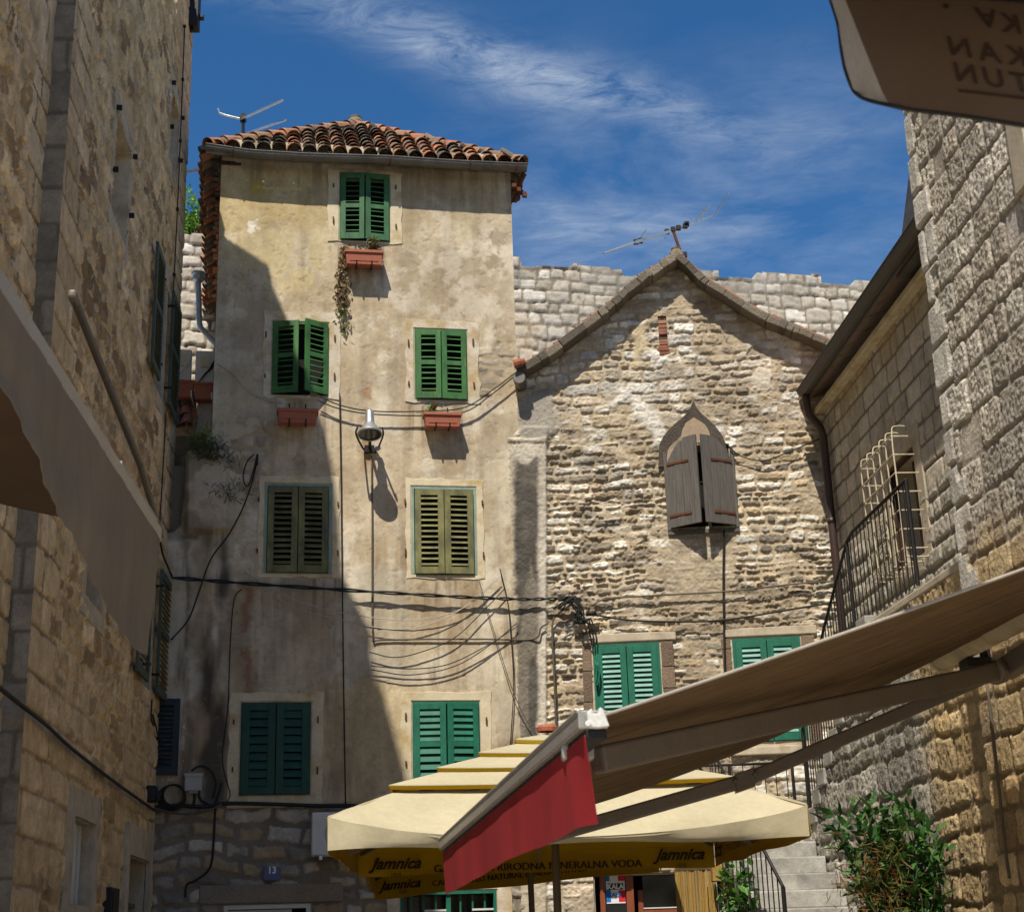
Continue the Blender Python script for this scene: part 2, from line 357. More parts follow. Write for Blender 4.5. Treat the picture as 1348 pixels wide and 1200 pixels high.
M_GLASS = mat('dark_window_glass', (.018, .02, .022), .12, var=.1, bump=None, spec=.6)
M_BLIND = mat('grey_roller_blind', (.20, .20, .19), .7, var=.15)
M_WHITE = mat('white_painted_metal', (.62, .61, .58), .5, var=.08)
M_GREYBOX = mat('grey_plastic', (.36, .35, .33), .5, var=.08)
M_CREAMBAR = mat('cream_painted_iron', (.55, .47, .33), .6, var=.2, tint=((.3, .18, .08), .55, .7, .7))
M_CANVAS = mat('cream_canvas', (.50, .44, .295), .88, var=.12, vsc=2, bump=(9, .25, .02), trans=.10, fine=.08, tint=((.34, .28, .17), .52, .8, .6))
M_YELLOW = mat('yellow_canvas', (.44, .275, .005), .85, var=.10, vsc=3, bump=(300, .15, .002), trans=.16, fine=.05)
M_RED = mat('red_canvas', (.36, .025, .03), .85, var=.16, vsc=3, stretch=(1, 1, .35), bump=(250, .2, .002), trans=.2, fine=.06)
M_AWN = mat('brown_awning_canvas', (.145, .092, .045), .9, var=.38, vsc=2.5, stretch=(1.2, 6, 3), bump=(200, .15, .003), trans=.22, fine=.2)
M_GREYCAN = mat('taupe_awning_canvas', (.215, .185, .15), .9, var=.14, vsc=2.5, stretch=(1, 1, .3), bump=(250, .15, .002), trans=.18, fine=.06)
M_BROWNCAN = mat('brown_canopy_canvas', (.11, .07, .045), .9, var=.10, vsc=4, bump=(200, .15, .002), trans=.07, fine=.06)
M_PALECAN = mat('pale_canopy_edge', (.45, .40, .34), .85, var=.12, vsc=5, trans=.2)
M_ALUBR = mat('powder_coated_brown', (.16, .13, .105), .45, .2, var=.1)
M_ALUGR = mat('satin_grey_profile', (.36, .34, .31), .4, .4, var=.1)
M_INK = mat('brown_black_ink', (.022, .014, .008), .8, var=.05, bump=None)
M_LETTER = mat('faint_brown_ink', (.035, .02, .012), .8, var=.05, bump=None)
M_BLUEPL = mat('blue_enamel', (.012, .02, .14), .3, var=.1, spec=.5)
M_WINK = mat('white_enamel', (.75, .75, .72), .4, var=.05, bump=None)
M_POSTW = mat('white_paper', (.7, .72, .72), .6, var=.06, bump=None)
M_POSTB = mat('blue_print', (.02, .16, .5), .6, var=.06, bump=None)
M_POSTR = mat('red_print', (.55, .015, .03), .6, var=.06, bump=None)
M_REED = mat('reed_matting', (.42, .26, .07), .85, var=.35, vsc=4, stretch=(14, 14, .5), bump=(30, .7, .02), fine=.3)
M_LEAF = mat('leaf_green', None, .5, var=.25, vsc=3, bump=None, trans=.3, spec=.4)
M_BARK = mat('bark', (.09, .065, .04), .95, var=.3, vsc=8)
M_GROUND = mat('paving_stone', (.50, .44, .35), .6, var=.15, vsc=1.2, bump=(25, .3, .01), fine=.12)
M_DKPLAST = mat('dark_painted_frame', (.05, .02, .012), .6, var=.2)

# ------------------------------------------------------------------ ground
g = MB(); gx = np.linspace(-60, 60, 25); gy = np.linspace(-60, 80, 29)
g.grid([[(x, y, 0) for y in gy] for x in gx]); tag(g.build('ground', M_GROUND, None), 'pale paved square', None, None, 'structure')

# ------------------------------------------------------------------ generic pieces
class Loc:
    def __init__(s, o, u, n, z=(0, 0, 1.)): s.o, s.u, s.n, s.z = map(lambda q: np.array(q, float), (o, u, n, z))
    def w(s, u, z, d=0): return s.o + u * s.u + z * s.z + d * s.n
def leaf(name, parent, fr, hu, sg, z0, z1, w, ang, d0, mt, sp=.085, st=.075, rails=(), th=.035, smat=None, tilt=38, hw=True, skipslat=(), sd=.029):
    """one louvred shutter leaf hinged at hu, swinging out by ang degrees"""
    a = radians(ang); lf = Loc(fr.w(hu, z0, d0), cos(a) * sg * fr.u + sin(a) * fr.n, -sin(a) * sg * fr.u + cos(a) * fr.n); h = z1 - z0
    m = MB(); m.box(lf, 0, st, 0, h, 0, th); m.box(lf, w - st, w, 0, h, 0, th)
    rl = [(0, .10)] + [(r * h - .035, r * h + .035) for r in rails] + [(h - .085, h)]
    for a0, a1 in rl: m.box(lf, st, w - st, a0, a1, .002, th - .002)
    for (b0, b1) in zip(rl[:-1], rl[1:]):
        n = max(1, int(round((b1[0] - b0[1]) / sp))); s = (b1[0] - b0[1]) / n
        for k in range(n):
            if (k in skipslat): continue
            zc = b0[1] + s * (k + .5); t = radians(tilt + random.uniform(-4, 4))
            m.obox(lf.w(w / 2, zc, th / 2), lf.u * (w / 2 - st), (lf.n * cos(t) - lf.z * sin(t)) * sd, (lf.n * sin(t) + lf.z * cos(t)) * .0045, 1 if smat else 0)
    o = m.build(name, [mt, smat] if smat else mt, parent, bevel=.003)
    return o, lf
def wob_rect(fr, u0, u1, z0, z1, d, n=9, j=0., seed=0):
    rg = random.Random(seed); P = []
    for (a, b, c, e) in ((u0, z0, u1, z0), (u1, z0, u1, z1), (u1, z1, u0, z1), (u0, z1, u0, z0)):
        for k in range(n):
            t = k / n; P.append(fr.w(a + (c - a) * t + rg.uniform(-j, j), b + (e - b) * t + rg.uniform(-j, j), d))
    return P
def opening(name, parent, fr, r, depth, jamb_mat, back=None, jw=.045, sill=False, d=.0):
    """reveal, dark room behind and a thin jamb frame"""
    u0, u1, z0, z1 = r; m = MB(); e = .012
    m.box(fr, u0 - .06, u0 + e, z0, z1, -depth, d); m.box(fr, u1 - e, u1 + .06, z0, z1, -depth, d)
    m.box(fr, u0 - .06, u1 + .06, z1 - e, z1 + .06, -depth, d); m.box(fr, u0 - .06, u1 + .06, z0 - .06, z0 + e, -depth, d)
    m.box(fr, u0 - .06, u1 + .06, z0 - .06, z1 + .06, -depth - .03, -depth, 1)
    if jw:
        for q in ((u0 + e, u0 + jw, z0 + e, z1 - e), (u1 - jw, u1 - e, z0 + e, z1 - e), (u0 + jw, u1 - jw, z1 - jw, z1 - e)): m.box(fr, q[0], q[1], q[2], q[3], -.07, d + .006, 2)
    return m.build(name, [M_STRIM, back or M_DARK, jamb_mat], parent)
def surround(name, parent, fr, r, wl, wr, wt, wb, mt, d=.012, j=.016, seed=0):
    u0, u1, z0, z1 = r; m = MB()
    m.ring(wob_rect(fr, u0 - .002, u1 + .002, z0 - .002, z1 + .002, d - .05), wob_rect(fr, u0 - wl, u1 + wr, z0 - wb, z1 + wt, d - .05, 9, j, seed), fr.n * .05)
    return m.build(name, mt, parent, bevel=.006)
def tile_face(m, A, B, poly, upv, rng, sp=.225, row=.34, r=.102, cols=None, over=.0, dark=0.):
    """barrel tiles over a roof plane. A->B is the eave, poly the face in (along eave, up slope)"""
    A, B = np.array(A, float), np.array(B, float); eu = (B - A) / np.linalg.norm(B - A); es = np.array(upv, float); es -= eu * (es @ eu); es /= np.linalg.norm(es)
    nn = np.cross(eu, es); nn = nn if nn[2] > 0 else -nn
    xs = [p[0] for p in poly]; ys = [p[1] for p in poly]
    for lay in (0, 1):
        x = min(xs) + (sp / 2 if lay else 0)
        while x < max(xs):
            s = -over + rng.uniform(-.03, .03)
            while s < max(ys):
                pc = (x, s + row / 2)
                if s < row * .5 or inpoly(np.array([pc[0]]), np.array([max(pc[1], .05)]), poly)[0]:
                    if inpoly(np.array([x]), np.array([max(s, .06)]), poly)[0]:
                        c = rng.choice([(.36, .13, .06), (.28, .12, .07), (.17, .12, .085), (.13, .115, .09), (.21, .15, .10), (.33, .16, .085), (.12, .10, .08)])
                        k = rng.uniform(.85, 1.45) * (1 - dark); c = tuple(q * k for q in c)
                        ang = rng.uniform(-.03, .03); lift = .05 + rng.uniform(-.008, .012)
                        t0 = es * (row + .07) + eu * ang; P = []
                        for i in range(2):
                            base = A + eu * x + es * s + t0 * i + nn * (lift * (1 - i * .65) - (.0 if lay else .055)); rr = r * (1.06 - .2 * i) if lay else r * (.9 + .12 * i)
                            P.append([base + eu * rr * cos(pi * q / 6) + (nn if lay else -nn * .6) * rr * sin(pi * q / 6) + (0 if lay else nn * .05) for q in range(7)])
                        m.col = c; m.grid(P, thick=nn * -.014)
                s += row
            x += sp
def hip_caps(m, A, B, rng, r=.10, row=.36):
    A, B = np.array(A, float), np.array(B, float); L_ = np.linalg.norm(B - A); t = (B - A) / L_; x = np.cross(t, (0, 0, 1)); x /= np.linalg.norm(x); y = np.cross(x, t)
    s = 0
    while s < L_ - .1:
        c = rng.choice([(.36, .15, .08), (.33, .18, .10), (.25, .15, .10), (.4, .2, .12)]); m.col = c; P = []
        for i in range(2):
            b = A + t * min(L_, s + i * (row + .06)) + y * (.07 - .03 * i); rr = r * (1.08 - .18 * i)
            P.append([b + x * rr * cos(pi * q / 6) + y * rr * sin(pi * q / 6) for q in range(7)])
        m.grid(P, thick=-y * .015); s += row
def gutter(m, a, b, r, mat=0):
    a, b = np.array(a, float), np.array(b, float); t = (b - a) / np.linalg.norm(b - a); x = np.cross(t, (0, 0, 1)); y = np.array([0, 0, 1.])
    prof = [x * r * cos(q) + y * r * sin(q) for q in np.linspace(pi, 2 * pi, 9)] + [x * r * .86 * cos(q) + y * r * .86 * sin(q) + y * .004 for q in np.linspace(2 * pi, pi, 9)]
    n = len(prof); m.add([a + p for p in prof] + [b + p for p in prof], [(i, (i + 1) % n, n + (i + 1) % n, n + i) for i in range(n)] + [tuple(range(n)), tuple(range(2 * n - 1, n - 1, -1))], mat)
    m.tube([a + x * r, b + x * r], .011, 6, mat); m.tube([a - x * r, b - x * r], .011, 6, mat)
def cable(name, label, pts, r, mt=None, parent=None, n=6, cat='cable', group=None):
    m = MB(); m.tube(spline(pts, n), r, 6); o = m.build(name, mt or M_CABLE, parent, True)
    return tag(o, label, cat, group) if parent is None else o
def softrect(x, y, x0, x1, y0, y1, s):
    return sst(x0 - s, x0 + s, x) * (1 - sst(x1 - s, x1 + s, x)) * sst(y0 - s, y0 + s, y) * (1 - sst(y1 - s, y1 + s, y))
def mixc(col, m, c): return col + (np.array(c) - col) * np.clip(m, 0, 1)[..., None]

# ------------------------------------------------------------------ plastered house
RECT = dict(top=(446, 228, 514, 318), r2l=(357, 423, 433, 521), r2r=(545, 433, 616, 527), r3l=(347, 636, 437, 755), r3r=(541, 640, 628, 757), r4l=(315, 923, 410, 1047), r4r=(542, 922, 633, 1036))
RU = {k: H.rect(*v) for k, v in RECT.items()}
DOOR13 = H.rect(290, 1189, 408, 1420); BARW = H.rect(526, 1171, 656, 1290); NAVW = H.rect(186, 918, 237, 1022)
DOOR13 = (DOOR13[0], DOOR13[1], 0.02, DOOR13[3])
ZE = 12.95
house = thing('plaster_house', 'tall narrow plastered house with seven green shuttered windows and a hipped tile roof', 'house', H.w(0, 0))
def field_house(U, V):
    X, Y = H.px(U, V); wx = X + 26 * (fbm(U, V, 1.6, 4, 31) - .5) * 2; wy = Y + 26 * (fbm(U, V, 1.6, 4, 32) - .5) * 2
    big = fbm(U, V, .8, 5, 33); mid = fbm(U, V, 3.2, 5, 34, .6); fi = fbm(U, V, 14, 4, 35, .6); vs = fbm(U * 3.2, V * .35, 1, 5, 36)
    col = np.ones(U.shape + (3,)) * np.array((.56, .465, .325))
    col = mixc(col, sst(.40, .72, big) * .75, (.43, .335, .215)); col = mixc(col, sst(.46, .74, mid) * .75, (.68, .60, .47))
    lowr = .45 + .55 * sst(640, 780, Y)
    col = mixc(col, sst(.48, .8, vs) * .8 * lowr, (.36, .26, .15)); col = mixc(col, sst(.54, .8, fbm(U, V, 1.5, 5, 41)) * .5, (.33, .255, .17))
    v2 = fbm(U * 5.5, V * .5, 1, 5, 42, .6); col = mixc(col, sst(.50, .82, v2) * .75 * lowr, (.23, .17, .11)); col = mixc(col, sst(.55, .85, 1 - v2) * .45 * lowr, (.68, .60, .47))
    col = mixc(col, sst(.6, .8, fbm(U, V, 6, 5, 43, .65)) * .3, (.24, .185, .125))
    col = mixc(col, softrect(wx, wy, 285, 452, 205, 300, 18) * .6, (.47, .35, .14)); col = mixc(col, softrect(wx, wy, 515, 675, 205, 290, 18) * .45, (.33, .25, .13))
    col = mixc(col, softrect(wx, wy, 300, 450, 300, 395, 30) * sst(.4, .6, mid) * .6, (.50, .39, .17))
    col = mixc(col, softrect(wx, wy, 520, 670, 290, 430, 30) * sst(.45, .6, mid) * .5, (.58, .51, .40))
    # repaired patches, grey cement and bare ochre runs
    for (a, b, c, d, k, cc, w_) in ((470, 545, 755, 900, .55, (.47, .42, .33), 14), (345, 440, 770, 905, .5, (.46, .385, .28), 12), (445, 545, 590, 700, .35, (.60, .48, .33), 16), (640, 672, 590, 960, .5, (.68, .60, .46), 9),
            (432, 548, 900, 1062, .5, (.54, .42, .23), 16), (296, 335, 755, 905, .5, (.30, .215, .14), 10), (213, 246, 690, 1000, .55, (.55, .49, .40), 9), (246, 268, 690, 1050, .35, (.30, .24, .18), 7),
            (283, 345, 430, 600, .35, (.33, .28, .21), 16)):
        col = mixc(col, softrect(wx, wy, a, b, c, d, w_) * k * (.5 + mid), cc)
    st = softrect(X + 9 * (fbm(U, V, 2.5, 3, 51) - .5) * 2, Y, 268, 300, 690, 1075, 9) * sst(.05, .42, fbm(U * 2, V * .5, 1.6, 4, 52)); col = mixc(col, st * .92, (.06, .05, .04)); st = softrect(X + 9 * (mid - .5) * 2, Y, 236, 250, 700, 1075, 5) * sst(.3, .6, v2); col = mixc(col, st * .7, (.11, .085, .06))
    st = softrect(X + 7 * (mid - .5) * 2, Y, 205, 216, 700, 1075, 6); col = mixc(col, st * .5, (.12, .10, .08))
    st = softrect(X + 8 * (mid - .5) * 2, Y, 317, 329, 770, 915, 6) * sst(.3, .6, vs); col = mixc(col, st * .75, (.22, .105, .045))
    st = softrect(X + 6 * (mid - .5) * 2, Y, 474, 492, 500, 620, 7) * sst(.35, .6, fi); col = mixc(col, st * .6, (.30, .14, .055))
    for (a, b, c, d) in ((585, 600, 760, 850), (560, 572, 760, 830), (395, 404, 757, 830), (600, 640, 760, 800)):
        col = mixc(col, softrect(wx, Y, a, b, c, d, 8) * .55, (.31, .22, .12))
    dn = fbm(U * 16, V * .9, 1, 4, 81, .6)
    for k_ in RU:
        x0_, y0_, x1_, y1_ = RECT[k_]; fall = softrect(X, Y, x0_ - 14, x1_ + 14, y1_ + 6, y1_ + 10, 4) + (1 - sst(y1_ + 14, y1_ + 95, Y)) * (Y > y1_ + 8) * softrect(X, Y, x0_ - 8, x1_ + 8, y1_, 2000, 6)
        col = mixc(col, np.clip(fall, 0, 1) * sst(.45, .75, dn) * .75, (.21, .145, .085))
    top_ = (1 - sst(215, 300, Y)) * sst(.5, .75, fbm(U * 11, V * .8, 1, 4, 82, .6)); col = mixc(col, top_ * .6, (.22, .17, .11))
    for (cx, cy, r, cc) in ((650, 345, 13, (.36, .29, .2)), (655, 312, 12, (.38, .31, .22)), (642, 375, 15, (.45, .36, .25)), (340, 247, 9, (.46, .33, .08)), (332, 298, 7, (.75, .70, .60))):
        col = mixc(col, 1 - sst(r * .7, r * 1.15, np.hypot(X - cx, (Y - cy)) + 7 * (fi - .5) * 2), cc)
    col = mixc(col, (1 - sst(.6, 2.0, np.abs(Y - 246 - 3 * np.sin((X - 338) / 26) - 1.5 * (fi - .5)))) * softrect(X, Y, 338, 398, 235, 260, 4) * .75, (.66, .52, .16))
    h = .012 * (big - .5) + .006 * (mid - .5) + .004 * (fi - .5)
    # cracks and pits
    cr = np.abs(fbm(U, V, 1.1, 5, 61) - .5); ck = (1 - sst(.0, .0045, cr)) * sst(.5, .62, fbm(U, V, .7, 3, 62)); h = h - .006 * ck; col = mixc(col, ck * .55, (.14, .11, .08))
    pit = sst(.74, .86, fbm(U, V, 9, 5, 63, .65)); h = h - .005 * pit; col = mixc(col, pit * .35, (.25, .19, .13))
    # plaster fallen off: rubble shows
    hs, cs = stones(U, V, 71, (.12, .22), (.16, .4), .03, .03, .03, .015, 14, [(.40, .33, .24), (.34, .275, .2), (.28, .23, .17), (.44, .37, .28)], (.35, .28, .19), (.05, 1.6), .6)
    bare = softrect(wx, wy, 285, 345, 555, 640, 16) * sst(.42, .5, mid) + softrect(wx, wy, 618, 668, 470, 530, 9) * sst(.45, .52, mid) + softrect(wx, wy, 246, 300, 600, 700, 10) * sst(.55, .6, mid) + softrect(wx, wy, 300, 345, 780, 920, 12) * sst(.6, .66, mid)
    bare = np.clip(bare, 0, 1); h = h + bare * (hs - .02); col = col + (cs - col) * bare[..., None]
    # rubble base below the plaster
    hb, cb = stones(U, V, 72, (.13, .26), (.2, .55), .03, .04, .045, .022, 12, [(.36, .32, .26), (.28, .24, .19), (.22, .19, .15), (.42, .37, .30), (.33, .25, .15)], (.20, .17, .13), (.07, 1.4), .35)
    base = sst(1052, 1066, Y + 6 * (mid - .5) * 2); h = h * (1 - base) + (hb - .03) * base; col = col + (cb - col) * base[..., None]
    # old chimney breast swelling out on the left
    bl = softrect(X, Y, 245, 300, 592, 700, 5); h = h + .16 * bl * (.7 + .3 * np.sin((Y - 592) / 34)); col = mixc(col, bl * .55, (.40, .35, .28))
    dk = softrect(wx, wy, 205, 250, 560, 712, 6); col = mixc(col, dk * .6 * (1 - bl), (.10, .085, .065)); h = h - .05 * dk * (1 - bl)  # shade of the recess beside the breast, painted dark
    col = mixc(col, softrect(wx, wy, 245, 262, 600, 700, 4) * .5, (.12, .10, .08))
    return h, col * (.93 + .14 * fi)[..., None]
hk = [H.uz(*p) for p in ((286, 215), (283, 570), (262, 590), (246, 598), (244, 640), (238, 690), (226, 700))]
uL = H.uz(288, 300)[0]; uR = 2.22
keep_h = [(-3.6, -.2), (uR + .25, -.2), (uR + .25, hk[1][1] - .3), (uR, hk[1][1] - .25), (uR, ZE + .2), (uL, ZE + .2), (uL, hk[1][1])] + hk[2:] + [(-3.6, hk[6][1])]
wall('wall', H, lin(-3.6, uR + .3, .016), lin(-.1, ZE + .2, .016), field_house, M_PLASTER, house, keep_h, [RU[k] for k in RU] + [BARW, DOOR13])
m = MB(); m.col = (.20, .17, .13)                            # sides and back, dark tone stands in for shade in the gap
for uu in (uL + .01, uR - .03): m.box(H, uu - .01, uu + .01, 0, ZE, -7.2, -.035)
m.box(H, uL, uR, 0, ZE, -7.25, -7.2); m.box(H, -3.6, uL - .02, 0, hk[1][1] - .4, -5, -.3)
m.build('side_wall', M_PLASTER, house)
# windows
def house_window(key, style, group_d):
    r = RU[key]; u0, u1, z0, z1 = r; w = (u1 - u0) / 2 - .004
    fr = opening('window', house, H, r, .26, {'olive': M_JAMB}.get(style, M_GREEN if style == 'green' else M_TEAL if style == 'teal' else M_DKGREEN if style == 'dark' else M_TOPGREEN))
    mt = dict(green=M_GREEN, top=M_TOPGREEN, olive=M_OLIVE, teal=M_TEAL, dark=M_DKGREEN)[style]
    if style == 'olive': surround('surround', fr, H, r, .07, .10, .11, .05, M_LIME, seed=3 + int(u0 * 10))
    elif style in ('teal', 'dark'): surround('surround', fr, H, r, .14, .15, .12, .15, M_LIME, seed=5 + int(u0 * 10))
    elif style == 'top': surround('surround', fr, H, r, .16, .17, .03, .02, M_LIME, seed=9)
    else: surround('surround', fr, H, r, .12, .17, .13, .04, M_WHITEL, j=.022, seed=11 + int(u0 * 10))
    a1, a2 = group_d; jw = .03 if style != 'olive' else .055
    kw = dict(green=dict(sp=.088, rails=(.52,)), top=dict(sp=.088, rails=(.50,)), olive=dict(sp=.082, rails=(), st=.085, sd=.036, tilt=46), teal=dict(sp=.095, rails=(.5,), st=.08, tilt=68, sd=.046), dark=dict(sp=.105, rails=(), st=.10, tilt=70, sd=.052))[style]
    for sg, hu, an in ((1, u0 + jw, a1), (-1, u1 - jw, a2)):
        k2 = dict(kw)
        if style == 'olive' and sg == 1: k2['skipslat'] = (16, 14) if key == 'r3l' else (15,)
        leaf('shutter', fr, H, hu, sg, z0 + .015, z1 - jw - .005, w - jw, an, .005, mt, **k2)
    for sg, hu in ((-1, u0 - .08), (1, u1 + .08)):           # iron holdbacks on the wall
        for zz in (z0 + .25 * (z1 - z0), z0 + .8 * (z1 - z0)): m = MB(); zz += random.uniform(-.04, .04); m.obox(H.w(hu, zz, .02), H.u * .010 + np.array([0, 0, random.uniform(-.004, .004)]), H.n * .018, np.array([0, 0, random.uniform(.025, .05)])); m.build('holdback', M_RUST, fr)
house_window('top', 'top', (7, 7)); house_window('r2l', 'green', (17, 30)); house_window('r2r', 'green', (5, 4)); house_window('r3l', 'olive', (2, 2))
house_window('r3r', 'olive', (3, 2)); house_window('r4l', 'dark', (2, 3)); house_window('r4r', 'teal', (6, 7))
# barred ground-floor window and door 13
fr = opening('window', house, H, BARW, .30, M_TEAL, M_GLASS, .05); u0, u1, z0, z1 = BARW
surround('surround', fr, H, BARW, .17, .20, .05, .1, M_WHITEL, seed=21); m = MB()
um = (u0 + u1) / 2; m.box(H, um - .03, um + .03, z0, z1 - .05, -.10, -.02)
for k in range(1, 8):
    if k != 4: uu = u0 + (u1 - u0) * k / 8; m.box(H, uu - .011, uu + .011, z0, z1 - .05, -.08, -.05)
m.build('grille', M_TEAL, fr)
for a, b in ((u0 + .05, um - .03), (um + .03, u1 - .05)): m = MB(); m.box(H, a + (b - a) * .5, b, z1 - .26, z1 - .235, -.045, -.025); m.build('crossbar', M_WHITE, fr)
u0, u1, z0, z1 = DOOR13; fr = opening('door', house, H, DOOR13, .35, M_WHITE, M_DARK, .06, d=-.02); m = MB()
m.box(H, u0 + .06, u1 - .30, z0, z1 - .07, -.14, -.09); m.box(H, u1 - .30, u1 - .24, z0, z1 - .07, -.15, -.06); m.box(H, u0 + .10, u1 - .34, z1 - .5, z1 - .15, -.085, -.075); m.build('door_leaf', M_WHITE, fr)
m = MB(); m.box(H, u0 - .3, u1 + .4, z1 + .01, z1 + .24, -.1, .035); m.col = (.27, .22, .165); m.c = [m.col] * len(m.c); m.build('lintel', M_ROUGH, house, bevel=.02)
# roof
uA, uB, dF, dB, AP = -2.30, 2.36, .22, -7.6, H.uz(468, 170, -2.2)
P1 = H.w(AP[0], AP[1], -2.2); P2 = H.w(AP[0] + .05, AP[1], -5.2); zt = 12.84
FA, FB, BA, BB = H.w(uA, zt, dF), H.w(uB, zt, dF), H.w(uA - .15, zt, dB), H.w(uB, zt, dB)
m = MB(); m.col = (.10, .08, .06); dn = np.array([0, 0, -.03])
m.add([FA, FB, BB, BA, P1, P2], [(0, 1, 4), (1, 2, 5, 4), (2, 3, 5), (3, 0, 4, 5)])
roofbase = m; rng = random.Random(3)
def face(A, B, apexes, **k):
    A, B = np.array(A), np.array(B); eu = (B - A) / np.linalg.norm(B - A); up = np.array(apexes[0]) - A; es = up - eu * (up @ eu); es /= np.linalg.norm(es)
    poly = [(0, 0), (np.linalg.norm(B - A), 0)] + [((np.array(p) - A) @ eu, (np.array(p) - A) @ es) for p in apexes]; tile_face(m, A, B, poly, es, rng, **k)
face(FA, FB, [P1]); face(FA, BA, [P2, P1], over=.10); face(FB, BB, [P2, P1]); m.build('roof', M_TILE, house)
m = MB(); hip_caps(m, FA, P1, rng); hip_caps(m, FB, P1, rng); hip_caps(m, P1, P2, rng); m.col = (.2, .17, .13); m.lathe(P1 + np.array([0, 0, .02]), (0, 0, 1), [(.02, .0), (.13, .02), (.14, .10), (.10, .16), (.11, .2), (.02, .24)], 9); m.build('ridge_tiles', M_TILE, house)
m = MB(); m.box(H, uL - .0, uR, ZE - .10, ZE - .05, .03, dF + .0); m.box(H, uA + .08, uL - .005, ZE - .12, ZE - .07, dB + .2, dF + .0); m.build('soffit', M_WOOD, house)
m = MB(); m.col = (.30, .11, .06)                             # eave courses of tile along the side, seen from below
for k in range(46):
    d_ = -.03 - k * .165; uu = uA + .06 - .15 * (k / 46) + rng.uniform(-.07, .05) * min(1, k / 6 + .3)
    for q in range(2):
        c0 = rng.choice([(.30, .10, .05), (.22, .09, .06), (.36, .14, .07), (.16, .09, .065), (.10, .07, .055)]); m.col = tuple(q_ * (.45 if k < 12 else 1) for q_ in c0)
        m.obox(H.w(uu + .16 + q * .08, ZE - .18 - .045 * q + rng.uniform(-.012, .012), d_ + rng.uniform(-.02, .02)), H.u * .17 + H.n * rng.uniform(-.02, .02), H.n * rng.uniform(.055, .08), np.array([0, 0, .012]) + H.u * rng.uniform(-.003, .003))
m.build('eave_tiles', M_TILE, house)
m = MB(); gz = [(uA - .05, 12.84), (-1.7, 12.77), (-.9, 12.765), (.3, 12.80), (1.4, 12.785), (uB + .05, 12.80)]
for (a, za_), (b, zb_) in zip(gz[:-1], gz[1:]): gutter(m, H.w(a, za_, dF + .07), H.w(b + .003, zb_, dF + .07), .09)
g_o = m.build('gutter', M_ZINC, house)
for uu in (-1.95, -.85, .35, 1.55, 2.25): m = MB(); m.tube([H.w(uu, 12.80 + .006 * (uu < -1.8) - .098 * sin(a), dF + .07 - .098 * cos(a)) for a in np.linspace(0, pi, 8)], .010, 5); m.build('gutter_bracket', M_RUST, g_o)
m = MB(); m.tube([H.w(uB + .04, 12.72, dF), H.w(uB + .0, 12.65, .16), H.w(uR + .08, 12.5, .06), H.w(uR + .06, 12.35, .06)], .035, 8)
for k in range(14): m.obox(H.w(uR + rng.uniform(.0, .2), 12.52 + rng.uniform(-.2, .1), rng.uniform(.0, .25)), H.u * .03, H.n * .03, np.array([0, 0, .03]))
m.build('rusty_gutter_end', M_RUST, house)

